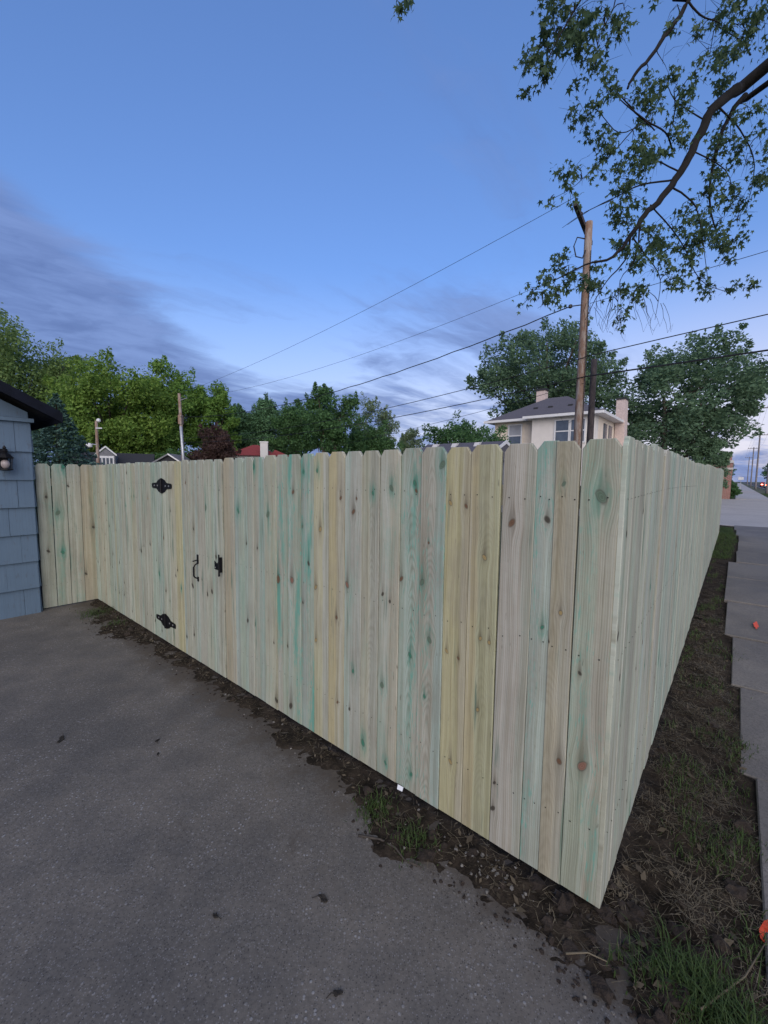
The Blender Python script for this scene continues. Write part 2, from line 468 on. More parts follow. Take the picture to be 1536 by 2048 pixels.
def soil_h(s, l):
    e1 = s - interp(l, FRONT_EDGE); e2 = interp(s, WALK_EDGE) - l
    e = min(e1, e2) + 0.06 * mnoise.noise((s * 9, l * 9, 1.3)) + 0.045 * mnoise.noise((s * 30, l * 30, 5.0)) + 0.03 * mnoise.noise((s * 75, l * 75, 9.0))
    n = mnoise.noise((s * 6, l * 6, 0.2)) * 0.5 + mnoise.noise((s * 17, l * 17, 2.2)) * 0.35 + mnoise.noise((s * 40, l * 40, 7.0)) * 0.40
    amp = 0.034 + 0.028 * math.exp(-((s - 1.75) ** 2 + (l + 0.2) ** 2) / 0.3)
    rise = max(-1.0, min(1.0, e / 0.10))
    z = -0.003 + (0.011 if rise > 0 else 0.020) * rise + max(0.0, min(1.0, e / 0.07 + 0.2)) * amp * n
    return z
def soil_grid(mb, s0, s1, l0, l1, st):
    ns, nl = int((s1 - s0) / st) + 1, int((l1 - l0) / st) + 1
    vs = [P3(s0 + i * st, l0 + j * st, soil_h(s0 + i * st, l0 + j * st)) for i in range(ns) for j in range(nl)]
    mb.add(vs, [(i * nl + j, i * nl + j + 1, (i + 1) * nl + j + 1, (i + 1) * nl + j) for i in range(ns - 1) for j in range(nl - 1)])
mb = MB()
soil_grid(mb, 1.22, 2.10, -6.65, 0.60, 0.022)
soil_grid(mb, 2.10, 6.2, -0.50, 0.40, 0.028)
soil_grid(mb, 6.2, 18.4, -0.50, 0.32, 0.06)
o = mb.build('dug_soil', M_SOIL, smooth=True)
tag(o, 'dark dug soil in a ragged strip along the foot of the fence', 'soil', kind='stuff')

# ------------------------------------------------------------------ fence boards
BW, BH, BT = 0.140, 1.82, 0.017
def board_mesh(w, ears, mt=None):
    e, hw, bv = 0.025, w / 2, 0.0025
    prof = [(-hw, 0.0), (hw, 0.0)]
    prof += [(hw, BH - 0.034), (hw - e, BH)] if ears[1] else [(hw, BH)]
    prof += [(-hw + e, BH), (-hw, BH - 0.034)] if ears[0] else [(-hw, BH)]
    n = len(prof)
    def ring(y, inset):
        return [(math.copysign(max(abs(x) - inset, 0), x), y, z - (inset if z > 0.1 else -inset)) for x, z in prof]
    rings = [ring(-BT, bv), ring(-BT + bv, 0), ring(0, 0)]
    mb = MB(); vs = [p for r in rings for p in r]; fs = [tuple(range(n)), tuple(range(2 * n, 3 * n))[::-1]]
    for k in range(2):
        fs += [(k * n + i, (k + 1) * n + i, (k + 1) * n + (i + 1) % n, k * n + (i + 1) % n) for i in range(n)]
    return mb.add(vs, fs).mesh('board', mt or WOOD)
ME_BOARD = board_mesh(BW, (1, 1))
ME_BOARD_B = board_mesh(BW, (1, 1), WOOD_B)
KC = dict(d=(0.055, 0.048, 0.038), b=(0.15, 0.080, 0.045), r=(0.25, 0.125, 0.090), t=(0.36, 0.27, 0.12), g=(0.12, 0.17, 0.12), G=(0.05, 0.20, 0.13))
TONES = dict(beige=(0.405, 0.395, 0.315), grey=(0.375, 0.39, 0.335), yellow=(0.445, 0.40, 0.24), tan=(0.395, 0.35, 0.25), blue=(0.335, 0.415, 0.38),
             pink=(0.375, 0.352, 0.31), green=(0.305, 0.365, 0.295), pale=(0.42, 0.435, 0.37), mint=(0.355, 0.435, 0.38), olive=(0.415, 0.405, 0.265))
for _k in TONES:
    _q = 0.12 if _k in ('yellow', 'olive') else 0.28
    TONES[_k] = tuple(v * (1 - _q) + m_ * _q for v, m_ in zip(TONES[_k], (0.405, 0.415, 0.335)))
brng = random.Random(5)
def jit(c, a=0.06): k = 1.13 + brng.uniform(-a, a); return [min(v * k * (1 + brng.uniform(-0.02, 0.02)), 0.9) for v in c]
def board(parent, x0, x1, z0, tone, tone2=None, split=None, green=0.3, cath=0.2, knots=(), me=None, w=BW, dy=0.0, top=0.0):
    g = brng.uniform(0.0012, 0.0036)
    o = link('board', me or ME_BOARD, parent, ((x0 + x1) / 2, dy, z0), (brng.uniform(-0.0015, 0.0015), brng.uniform(-0.0032, 0.0032), brng.uniform(-0.006, 0.006)),
             ((x1 - x0 - g) / w, 1, (BH + top) / BH))
    o['seed'] = brng.uniform(0, 60)
    o['tone'] = jit(TONES[tone]); o['tone2'] = jit(TONES[tone2 or tone])
    sp = split if split is not None else brng.choice((-1, 1)) * brng.uniform(0.02, 0.09)
    o['prm'] = [sp, green, cath]
    ks = list(knots)[:5]
    for i in range(5):
        if i < len(ks):
            a, z, r, k = ks[i]
            o['k%d' % i] = [float(a - (x0 + x1) / 2), float(z), float(r) * 0.88]; o['kc%d' % i] = [float(v) for v in KC[k]]
        else:
            o['k%d' % i] = [0.0, 0.0, 0.0]; o['kc%d' % i] = [0.1, 0.1, 0.1]
    return o
def rand_knots(x0, x1, n, dark=0.8):
    ks = []
    for _ in range(n):
        ks.append((brng.uniform(x0 + 0.02, x1 - 0.02), brng.uniform(0.08, 1.75), brng.choice((0.006, 0.008, 0.011, 0.014)),
                   'd' if brng.random() < dark else brng.choice('btgG')))
    return ks

def rail_mat():
    return mat('treated_rail', (0.40, 0.38, 0.28), 0.8, 0.3, 5.0, 0.2, stretch=(1, 8, 8))
M_RAIL = rail_mat()
M_NAIL = mat('nail_head', (0.02, 0.018, 0.016), 0.5, 0.2, 50.0, metal=0.6)
def nails(parent, spots, y=-BT):
    mb = MB()
    for x, z in spots:
        n = 6; r = 0.0029
        mb.add([(x + r * math.cos(q * math.pi / 3), y - 0.0012, z + r * math.sin(q * math.pi / 3)) for q in range(n)] + [(x, y + 0.001, z)],
               [tuple(range(n))] + [(i, (i + 1) % n, n) for i in range(n)])
    tag(mb.build('nail_heads', M_NAIL, parent), kind='stuff')
NZ = (1.60, 0.995, 0.30)
def framing(parent, length, zf, posts):
    for z in NZ:
        mb = MB(); a, b = zf(0.0), zf(length)
        mb.add([(0.02, 0.003, a + z - 0.045), (length - 0.02, 0.003, b + z - 0.045), (length - 0.02, 0.041, b + z - 0.045), (0.02, 0.041, a + z - 0.045),
                (0.02, 0.003, a + z + 0.045), (length - 0.02, 0.003, b + z + 0.045), (length - 0.02, 0.041, b + z + 0.045), (0.02, 0.041, a + z + 0.045)],
               [(3, 2, 1, 0), (4, 5, 6, 7), (0, 1, 5, 4), (1, 2, 6, 5), (2, 3, 7, 6), (3, 0, 4, 7)])
        mb.build('rail', M_RAIL, parent)
    for x in posts:
        MB().box((x - 0.045, 0.044, zf(x) - 0.5), (x + 0.045, 0.134, zf(x) + 1.70)).build('post', M_RAIL, parent)

A = Vector((-3.8934, 5.6056)); B = Vector((0.8583, 1.5157))
DAB = (B - A).normalized(); LAB = (B - A).length
ang_f = math.atan2(DAB.y, DAB.x)
def zf_front(a): return 0.030 - 0.023 + 0.046 * a / LAB
KNOTS = [(0.707, 0.705, 0.0185, 'd'), (1.654, 0.857, 0.0217, 'd'), (2.122, 0.679, 0.0202, 'G'), (2.262, 1.061, 0.0148, 'b'), (2.869, 0.688, 0.0179, 'd'), (3.149, 0.662, 0.017, 'd'), (3.149, 1.411, 0.0213, 'g'), (3.23, 0.699, 0.0168, 'd'), (3.272, 1.451, 0.0208, 'g'), (3.67, 1.414, 0.0192, 'G'), (3.776, 1.172, 0.0113, 'd'), (3.781, 0.572, 0.015, 'd'), (3.878, 0.571, 0.0184, 'g'), (3.892, 1.753, 0.0184, 'G'), (3.925, 1.154, 0.0109, 'd'), (4.069, 1.404, 0.0177, 'g'), (4.128, 0.49, 0.007, 'd'), (4.152, 0.071, 0.0174, 'd'), (4.176, 0.956, 0.0242, 'b'), (4.293, 0.506, 0.0101, 'd'), (4.323, 0.093, 0.02, 'd'), (4.342, 0.983, 0.0233, 'r'), (4.363, 1.575, 0.0165, 'b'), (4.451, 1.353, 0.0097, 'g'), (4.453, 0.85, 0.0097, 'd'), (4.463, 1.706, 0.0129, 'G'), (4.516, 1.12, 0.0127, 'd'), (4.59, 0.631, 0.0125, 't'), (4.59, 0.976, 0.0156, 't'), (4.605, 1.709, 0.0125, 'G'), (4.633, 1.349, 0.0155, 't'), (4.781, 0.823, 0.0119, 'b'), (4.793, 0.291, 0.0089, 'b'), (4.812, 1.549, 0.0118, 'b'), (4.871, 1.041, 0.0175, 'r'), (4.898, 0.289, 0.0087, 'd'), (4.92, 1.478, 0.0172, 'b'), (4.926, 0.532, 0.0115, 'G'), (4.944, 1.553, 0.0086, 'b'), (4.952, 0.732, 0.0114, 'b'), (5.008, 0.124, 0.0168, 'G'), (5.07, 1.588, 0.011, 'G'), (5.145, 1.038, 0.0108, 'd'), (5.15, 0.522, 0.0135, 'g'), (5.183, 0.082, 0.0107, 'G'), (5.198, 1.618, 0.0159, 'g'), (5.199, 1.009, 0.008, 'd'), (5.268, 1.142, 0.013, 'b'), (5.34, 0.747, 0.0127, 'G'), (5.348, 1.644, 0.0127, 'G'), (5.358, 1.606, 0.0101, 'b'), (5.365, 0.1, 0.0101, 'G'), (5.38, 1.126, 0.0126, 'r'), (5.413, 1.15, 0.0149, 'g'), (5.441, 0.562, 0.0099, 'G'), (5.447, 1.353, 0.0074, 'b'), (5.463, 0.866, 0.0147, 'g'), (5.518, 1.737, 0.0168, 'g'), (5.561, 0.837, 0.0095, 't'), (5.562, 1.559, 0.0118, 't'), (5.601, 0.284, 0.0117, 't'), (5.632, 0.819, 0.0093, 'b'), (5.653, 1.549, 0.0115, 'b'), (5.74, 0.603, 0.0111, 't'), (5.743, 0.944, 0.0089, 't'), (5.751, 1.319, 0.0111, 't'), (5.785, 0.937, 0.0088, 't'), (5.831, 0.168, 0.0108, 'd'), (5.834, 0.294, 0.0086, 'd'), (5.864, 1.486, 0.0149, 'b'), (6.014, 1.062, 0.0101, 'G'), (6.014, 1.505, 0.0141, 'd'), (6.046, 1.015, 0.008, 'd'), (6.079, 1.654, 0.0079, 'g'), (6.09, 1.142, 0.0098, 't'), (6.111, 0.528, 0.0116, 'b'), (6.167, 0.917, 0.0095, 'd'), (6.196, 0.547, 0.0206, 'r'), (6.213, 1.605, 0.0223, 'g')]
def knots_in(a, b): return [k for k in KNOTS if a <= k[0] < b]

# run right of the gate: every board set out as it stands
X0 = 3.448
fr = empty('privacy_fence', (A.x + DAB.x * X0, A.y + DAB.y * X0, 0), ang_f,
           'pale treated pine fence run between the gate and the pavement corner', 'fence')
EDGES = [3.454, 3.609, 3.745, 3.874, 4.021, 4.165, 4.295, 4.438, 4.571, 4.708, 4.848, 4.984, 5.117, 5.258, 5.393, 5.537, 5.669, 5.817, 5.961, 6.044, 6.136, 6.2695]
SPEC = [('tan', 'beige', 0.02, 0.1, 0.1), ('blue', 'mint', 0.0, 0.3, 0.1), ('blue', 'grey', -0.01, 0.3, 0.2), ('grey', 'blue', 0.0, 0.5, 0.1),
        ('grey', 'beige', 0.0, 0.4, 0.1), ('grey', 'green', 0.01, 1.3, 0.1), ('blue', 'green', -0.01, 1.5, 0.1), ('blue', 'mint', 0.0, 1.6, 0.2),
        ('olive', 'pale', 0.02, 0.05, 0.1), ('yellow', 'tan', 0.0, 0.0, 0.1), ('blue', 'grey', -0.02, 0.3, 0.1), ('beige', 'grey', 0.0, 0.15, 0.5),
        ('grey', 'beige', 0.0, 0.3, 0.1), ('blue', 'grey', 0.03, 1.1, 0.95), ('pink', 'blue', 0.02, 0.9, 0.7), ('yellow', 'tan', 0.03, 0.0, 0.15),
        ('yellow', 'olive', -0.02, 0.0, 0.3), ('pink', 'grey', 0.03, 0.12, 0.0), ('blue', 'mint', 0.0, 1.2, 0.15), ('tan', 'beige', 0.01, 0.05, 0.35),
        ('green', 'beige', 0.012, 0.9, 0.1)]
spots = []
for i, (tn, t2, sp, gr, ca) in enumerate(SPEC):
    a, b = EDGES[i], EDGES[i + 1]
    me, wdt = ME_BOARD, BW
    if i == 18: me, wdt = board_mesh(0.08, (1, 0)), 0.08
    if i == 19: me, wdt = board_mesh(0.09, (0, 1)), 0.09
    ks = [(k[0] - X0, k[1], k[2], k[3]) for k in knots_in(a, b)]
    bo = board(fr, a - X0, b - X0, zf_front(a), tn, t2, sp, gr, ca, ks, me, wdt, brng.uniform(-0.0025, 0.0025), brng.uniform(-0.005, 0.005))
    if i == 20: bo.rotation_euler = (0, 0, 0); bo.scale.x = (b - a) / BW; bo.location.x = (a + b) / 2 - X0; bo.location.y = 0
    for z in NZ:
        for q in (0.24, 0.76):
            spots.append((a + (b - a) * q - X0 + brng.uniform(-0.006, 0.006), zf_front(a) + z + brng.uniform(-0.012, 0.012)))
nails(fr, spots, -BT - 0.002)
framing(fr, LAB - X0, lambda x: zf_front(x + X0), (0.06, 1.55, LAB - X0 - 0.08))

# run left of the gate
fl = empty('privacy_fence', (A.x, A.y, 0), ang_f, 'pale treated pine fence run from the inner corner to the gate hinges', 'fence')
spots = []; n = 16; LL = 2.235
for i in range(n):
    a, b = LL * i / n, LL * (i + 1) / n
    tn = ['mint', 'grey', 'beige', 'pale', 'grey', 'blue', 'olive', 'blue', 'grey', 'pale', 'beige', 'grey', 'mint', 'grey', 'green', 'blue'][i]
    board(fl, a, b, zf_front(a), tn, brng.choice(('pale', 'grey', 'mint')), None, 0.35, 0.2, knots_in(a, b) + rand_knots(a, b, 3), ME_BOARD_B, dy=brng.uniform(-0.0015, 0.0015), top=brng.uniform(-0.006, 0.006))
    for z in NZ: spots += [(a + 0.035, zf_front(a) + z), (b - 0.035, zf_front(a) + z)]
nails(fl, spots, -BT - 0.002)
framing(fl, LL, zf_front, (0.12, LL - 0.07))

# gate with its ironwork
G0 = 2.243; GW = 1.190
gt = empty('fence_gate', (A.x + DAB.x * G0, A.y + DAB.y * G0, 0), ang_f, 'single treated pine gate with black strap hinges, pull handle and latch', 'gate')
spots = []
for i in range(8):
    a, b = G0 + GW * i / 8, G0 + GW * (i + 1) / 8
    tn = ['beige', 'pale', 'olive', 'blue', 'grey', 'blue', 'grey', 'mint'][i]
    board(gt, a - G0, b - G0, zf_front(a), tn, ['pale', 'beige', 'yellow', 'grey', 'blue', 'grey', 'mint', 'grey'][i], None, 0.3, 0.15,
          [(k[0] - G0, k[1], k[2], k[3]) for k in knots_in(a, b)] + rand_knots(a - G0, b - G0, 2), ME_BOARD_B, dy=brng.uniform(-0.0015, 0.0015), top=brng.uniform(-0.006, 0.006))
    for z in NZ: spots += [(a + 0.035 - G0, zf_front(a) + z), (b - 0.035 - G0, zf_front(a) + z)]
nails(gt, spots, -BT - 0.002)
for z in NZ:
    MB().box((0.02, 0.003, zf_front(G0) + z - 0.045), (GW - 0.02, 0.041, zf_front(G0) + z + 0.045)).build('gate_rail', M_RAIL, gt)
MB().prism([(0.05, 0.003, 0.40), (0.14, 0.003, 0.37), (GW - 0.05, 0.003, 0.93), (GW - 0.14, 0.003, 0.95)], (0, 0.036, 0)).build('brace', M_RAIL, gt)
M_IRON = mat('black_iron', (0.006, 0.006, 0.008), 0.5, 0.3, 30.0, 0.1, spec=0.25)
M_SCREW = mat('galvanised_screw', (0.55, 0.55, 0.55), 0.35, 0.2, 60.0, metal=0.7)
def hinge(z):
    y = -BT - 0.0045
    outline = [(-0.235, 0.012), (-0.222, 0.024), (-0.12, 0.030), (-0.075, 0.058), (-0.035, 0.068), (-0.012, 0.075)]
    poly = [(x, q) for x, q in outline] + [(-x, q) for x, q in outline[::-1]]
    poly = poly + [(x, -q) for x, q in poly[::-1]]
    h = MB().prism([(x, y, q) for x, q in poly], (0, 0.003, 0)).build('hinge', M_IRON, gt, loc=(0.012, 0, z))
    MB().tube([(0, y - 0.004, -0.070), (0, y - 0.004, 0.070)], 0.010, 8).build('hinge_barrel', M_IRON, h)
    for x in (-0.17, -0.095, 0.095, 0.17):
        MB().prism([(x + 0.009 * math.cos(k * math.pi / 4), y - 0.002, 0.009 * math.sin(k * math.pi / 4)) for k in range(8)], (0, 0.004, 0)).build('screw', M_SCREW, h)
hinge(1.605); hinge(0.235)
hx = 2.985 - G0
mb = MB()
mb.box((hx - 0.014, -BT - 0.005, 0.935), (hx + 0.014, -BT, 1.015))
hd = mb.build('handle', M_IRON, gt)
MB().box((hx - 0.013, -BT - 0.005, 0.775), (hx + 0.013, -BT, 0.815)).build('foot_plate', M_IRON, hd)
MB().tube([(hx, -BT - 0.004, 0.80), (hx, -BT - 0.028, 0.812), (hx, -BT - 0.040, 0.83), (hx, -BT - 0.040, 0.905), (hx, -BT - 0.028, 0.925), (hx, -BT - 0.004, 0.940)],
          [0.006, 0.006, 0.008, 0.008, 0.006, 0.006], 8).build('grip', M_IRON, hd)
MB().prism([(hx - 0.012, -BT - 0.045, 0.958), (hx + 0.012, -BT - 0.045, 0.958), (hx + 0.012, -BT - 0.004, 0.965), (hx - 0.012, -BT - 0.004, 0.965)], (0, 0, 0.005)).build('thumb_lever', M_IRON, hd)
lx = 3.375 - G0
mb = MB()
mb.prism([(lx - 0.085, -BT - 0.005, 0.935), (lx + 0.035, -BT - 0.005, 0.930), (lx + 0.035, -BT - 0.005, 1.030), (lx - 0.02, -BT - 0.005, 1.005), (lx - 0.045, -BT - 0.005, 0.985), (lx - 0.085, -BT - 0.005, 1.005)], (0, 0.0035, 0))
lt = mb.build('latch', M_IRON, gt)
MB().box((lx + 0.032, -BT - 0.028, 0.925), (lx + 0.046, -BT - 0.006, 1.050)).build('latch_bar', M_IRON, lt)
MB().tube([(lx + 0.039, -BT - 0.03, 0.895), (lx + 0.039, -BT - 0.03, 1.075)], [0.008, 0.006], 6).build('latch_pin', M_IRON, lt)
for x, z in ((lx - 0.07, 0.95), (lx + 0.005, 0.955), (lx + 0.005, 1.0)):
    MB().prism([(x + 0.006 * math.cos(k * math.pi / 3), -BT - 0.0065, z + 0.006 * math.sin(k * math.pi / 3)) for k in range(6)], (0, 0.003, 0)).build('screw', M_SCREW, lt)

# short return to the house
E0 = Vector((-4.2875, 5.1487)); DEA = (A - E0).normalized(); LEA = (A - E0).length
rf = empty('privacy_fence', (E0.x, E0.y, 0), math.atan2(DEA.y, DEA.x), 'short shaded fence return of four boards beside the blue house', 'fence')
RK = [(0.09, 1.405, 0.016, 'd'), (0.08, 0.722, 0.018, 'd'), (0.194, 1.198, 0.026, 'g'), (0.565, 0.987, 0.016, 'd'), (0.219, 0.692, 0.020, 'G'), (0.312, 1.541, 0.014, 'd'), (0.465, 0.368, 0.015, 'd'), (0.27, 1.79, 0.03, 'G')]
spots = []
for i in range(4):
    a, b = LEA * i / 4 - 0.004, LEA * (i + 1) / 4 - 0.006
    board(rf, a, b, 0.010, ['grey', 'green', 'grey', 'tan'][i], ['grey', 'grey', 'beige', 'tan'][i], 0.02, [0.4, 0.7, 0.5, 0.15][i], 0.15,
          [k for k in RK if a <= k[0] < b], dy=brng.uniform(-0.0015, 0.0015), w=BW)
    for z in NZ: spots += [(a + 0.04, z), (b - 0.04, z)]
nails(rf, spots, -BT - 0.002)
framing(rf, LEA, lambda x: 0.0, (0.05,))

# street side: ninety-six boards stepping up with the ground
LBC = 13.70; NB = 96
C_DIR = Vector((10.747 - 0.858, 13.268 - 1.516)).normalized()
off = Vector((C_DIR.y, -C_DIR.x)) * 0.0005
fs_ = empty('privacy_fence', (B.x + off.x, B.y + off.y, 0), math.atan2(C_DIR.y, C_DIR.x), 'long pale mint fence run beside the pavement, seen at a steep angle', 'fence')
spots = []
for i in range(NB):
    a, b = LBC * i / NB - 0.016, LBC * (i + 1) / NB - 0.016
    zz = 0.053 + 0.165 * min(1.0, max(a / LBC, 0.0) ** 1.15) + 0.012 * math.sin(a * 1.3)
    bo = board(fs_, a, b, zz, brng.choice(('mint', 'pale', 'pale', 'mint', 'mint', 'grey', 'pale') if i else ('pale',)), brng.choice(('mint', 'pale', 'pale')), None, 0.4, 0.2,
          rand_knots(a, b, brng.choice((1, 2, 3)), 0.75) if i < 60 else (), ME_BOARD_B, dy=brng.uniform(-0.002, 0.002), top=brng.uniform(-0.008, 0.008))
    if i == 0: bo.rotation_euler = (0, 0, 0); bo.location.y = 0; bo.location.x -= 0.001
    if i < 24:
        for z in NZ: spots += [(a + 0.035, zz + z), (b - 0.035, zz + z)]
nails(fs_, spots, -BT - 0.003)
framing(fs_, LBC, lambda x: 0.053 + 0.165 * max(0.0, min(1.0, x / LBC)), [0.12 + k * 2.42 for k in range(6)])

# ------------------------------------------------------------------ blue house at the left
M_BLUE = None
def shake_mat():
    m, s, b = newmat('blue_painted_shake')
    x, y, z = s.xyz(s.coord())
    sd = s.attr('seed', 'Fac')
    rib = s.noise(s.vec(x * 120.0, sd, z * 1.2), 1.0, 3.0, 0.7)
    n = s.noise(s.vec(x * 5.0, sd, z * 4.0), 1.0, 4.0)
    wear = s.noise(s.vec(x * 40.0, sd, z * 9.0), 1.0, 4.0)
    c = s.mix(n, (0.074, 0.120, 0.178), (0.104, 0.158, 0.222))
    c = s.mix(s.smooth(rib, 0.45, 0.7) * 0.5, c, (0.07, 0.105, 0.15))
    c = s.mix(s.smooth(wear, 0.60, 0.72) * 0.6, c, (0.07, 0.085, 0.11))
    s.put(b.inputs['Base Color'], c); b.inputs['Roughness'].default_value = 0.6
    s.put(b.inputs['Normal'], s.bump(rib, 0.5, 0.003))
    return m
M_BLUE = shake_mat()
M_TRIM = mat('blue_trim', (0.105, 0.160, 0.225), 0.6, 0.15, 8.0)
M_ROOFDARK = mat('dark_fascia', (0.006, 0.008, 0.016), 0.7, 0.4, 8.0, 0.1, spec=0.15)
M_SHINGLE = mat('charcoal_shingle', (0.035, 0.036, 0.042), 0.9, 0.4, 25.0, 0.4)
HS, HL = 1.135, -6.50                      # near corner of the house in the street frame
x, y = XY(HS, HL)
# local axes: x along +s, y along -l (into the house), so the wall faces local -y
hs = empty('shingled_house', (x, y, 0), SA, 'blue shingled house wall with dark overhanging roof at the left edge', 'house')
hr = random.Random(3)
W0, WT = -7.6, 2.30
mb = MB().prism([(W0, 0.02, 0), (-0.01, 0.02, 0), (-0.01, 0.02, WT + 0.1), (-3.8, 0.02, WT + 2.05), (W0, 0.02, WT + 0.1)], (0, 7.5, 0))
mb.build('wall', M_TRIM, hs)
rows = 7; ex = WT / rows
for r in range(rows):
    xx = 0.0 if r % 2 else -0.13
    first = True
    pos = [0.0]
    while pos[-1] > -3.4: pos.append(pos[-1] - (hr.uniform(0.24, 0.31) if len(pos) > 1 or r % 2 else 0.15))
    for a, b in zip(pos[1:], pos[:-1]):
        z0 = r * ex - 0.012 + hr.uniform(-0.004, 0.004); z1 = (r + 1) * ex + 0.012
        g = hr.uniform(0.001, 0.004)
        o = MB().prism([(0, 0.018, 0), (0, -0.032, 0), (0, -0.002, z1 - z0), (0, 0.018, z1 - z0)], (b - a - g, 0, 0)).build('shake', M_BLUE, hs, loc=(a, hr.uniform(-0.002, 0.002), z0))
        o['seed'] = hr.uniform(0, 50)
# side wall facing the yard
for r in range(rows):
    yy = 0.0
    while yy < 2.0:
        wv = hr.uniform(0.24, 0.31)
        o = MB().prism([(-0.018, 0, 0), (0.022, 0, 0), (0.002, 0, ex + 0.02), (-0.018, 0, ex + 0.02)], (0, wv - 0.003, 0)).build('shake', M_BLUE, hs, loc=(0, yy + 0.005, r * ex - 0.01))
        o['seed'] = hr.uniform(0, 50); yy += wv
MB().box((-3.6, -0.045, WT + 0.012), (0.03, 0.015, WT + 0.055)).build('frieze', M_TRIM, hs)
# gable board above the frieze
gb = MB().prism([(-0.02, -0.012, WT + 0.06), (-0.02, -0.012, WT + 0.13), (-3.8, -0.012, WT + 2.05), (-7.0, -0.012, WT + 0.3), (-7.0, -0.012, WT + 0.06)], (0, 0.028, 0)).build('gable_panel', M_BLUE, hs)
gb['seed'] = 3.3
# roof planes: slope down towards local +x, rake overhang towards local -y
SLP = 0.52
def roof_plane(sign):
    xe, ze = 0.23, WT + 0.10
    rx, rz_ = -3.8, WT + 0.10 + (3.8 + 0.23) * SLP
    if sign < 0: xe = 2 * rx - xe
    mb = MB()
    prof = [(xe, ze), (rx, rz_), (rx, rz_ + 0.05), (xe, ze + 0.05)]
    mb.prism([(p[0], -0.30, p[1]) for p in prof], (0, 8.1, 0))
    o = mb.build('roof', M_SHINGLE, hs)
    prof = [(xe, ze - 0.075), (rx, rz_ - 0.075), (rx, rz_ + 0.045), (xe, ze + 0.045)]
    MB().prism([(p[0], -0.325, p[1]) for p in prof], (0, 0.022, 0)).build('rake_board', M_ROOFDARK, o)
    sf = [(xe, ze - 0.025), (rx, rz_ - 0.025), (rx, rz_ - 0.004), (xe, ze - 0.004)]
    MB().prism([(p[0], -0.30, p[1]) for p in sf], (0, 0.30, 0)).build('soffit', M_ROOFDARK, o)
    MB().box((min(xe, xe + 0.02 * (1 if sign > 0 else -1)), -0.325, ze - 0.085), (max(xe, xe + 0.02 * (1 if sign > 0 else -1)), 7.8, ze + 0.03)).build('fascia', M_ROOFDARK, o)
roof_plane(1); roof_plane(-1)

# wall lantern
M_BULB = mat('lamp_globe', (0.40, 0.34, 0.33), 0.3, 0.1, 10.0)
M_GLASS = None
def glass_mat():
    m, s, b = newmat('lantern_glass')
    b.inputs['Base Color'].default_value = (0.9, 0.92, 0.95, 1); b.inputs['Roughness'].default_value = 0.05
    b.inputs['Transmission Weight'].default_value = 1.0; b.inputs['IOR'].default_value = 1.1
    return m
M_GLASS = glass_mat()
lp = empty('wall_lantern', (*XY(0.875, HL + 0.115), 1.745), SA, 'black wall lantern with a pale globe on the blue shingles', 'lamp')
mb = MB()
for sx in (-1, 1):
    for sy in (-1, 1):
        mb.tube([(sx * 0.045, sy * 0.045, 0.01), (sx * 0.055, sy * 0.055, 0.135)], 0.005, 5)
mb.lathe([(0.03, -0.01), (0.068, 0.0), (0.068, 0.012), (0.05, 0.015)], 8)
mb.lathe([(0.075, 0.13), (0.08, 0.14), (0.05, 0.175), (0.022, 0.195), (0.03, 0.215), (0.012, 0.235), (0.018, 0.25), (0.006, 0.275)], 8)
mb.build('lantern_cage', M_IRON, lp)
MB().lathe([(0.012, 0.012), (0.03, 0.03), (0.042, 0.06), (0.036, 0.095), (0.015, 0.115)], 12).build('globe', M_BULB, lp, smooth=True)
MB().box((-0.035, 0.075, 0.02), (0.035, 0.098, 0.24)).build('back_plate', M_IRON, lp)
MB().tube([(0, 0.085, 0.20), (0, 0.05, 0.25), (0, 0.0, 0.255)], 0.008, 6).build('bracket', M_IRON, lp)

# ------------------------------------------------------------------ houses beyond the fence
M_CREAM = mat('cream_stucco', (0.76, 0.65, 0.52), 0.85, 0.10, 3.0, 0.1)
M_BAY = mat('pale_cream_stucco', (0.72, 0.67, 0.61), 0.85, 0.08, 3.0, 0.1)
M_WHITE = mat('white_paint', (0.70, 0.69, 0.68), 0.55, 0.08, 4.0)
M_SLATE = mat('grey_purple_shingle', (0.115, 0.108, 0.125), 0.9, 0.28, 14.0, 0.4)
M_PINKBRICK = mat('painted_chimney', (0.62, 0.50, 0.46), 0.85, 0.2, 9.0, 0.2)
M_PANE = mat('dusk_window', (0.10, 0.12, 0.15), 0.12, 0.3, 2.0, spec=0.8)
M_BLIND = mat('window_blind', (0.33, 0.34, 0.37), 0.6, 0.2, 2.0)
M_DARKM = mat('dark_metal', (0.03, 0.03, 0.032), 0.5, 0.3, 20.0)
M_REDROOF = mat('red_tile_roof', (0.25, 0.045, 0.045), 0.85, 0.35, 10.0, 0.4)
M_GREYSIDE = mat('grey_siding', (0.20, 0.20, 0.21), 0.8, 0.2, 5.0)
M_CONC = mat('pale_plaster', (0.60, 0.58, 0.56), 0.85, 0.1, 4.0)

def window(parent, x, y, z, w, h, blind=False, out=-1):
    """window on a wall facing local -y, (x, z) its lower left corner"""
    f = MB()
    t = 0.09
    f.box((x - t, y - 0.06, z - t), (x + w + t, y - 0.005, z)).box((x - t, y - 0.06, z + h), (x + w + t, y - 0.005, z + h + t))
    f.box((x - t, y - 0.06, z), (x, y - 0.005, z + h)).box((x + w, y - 0.06, z), (x + w + t, y - 0.005, z + h))
    f.box((x, y - 0.05, z + h * 0.48), (x + w, y - 0.006, z + h * 0.53))
    fo = f.build('window', M_WHITE, parent)
    MB().box((x, y - 0.03, z), (x + w, y - 0.004, z + h * 0.48)).build('pane', M_PANE, fo)
    MB().box((x, y - 0.022, z + h * 0.53), (x + w, y - 0.004, z + h)).build('pane', M_BLIND if blind else M_PANE, fo)

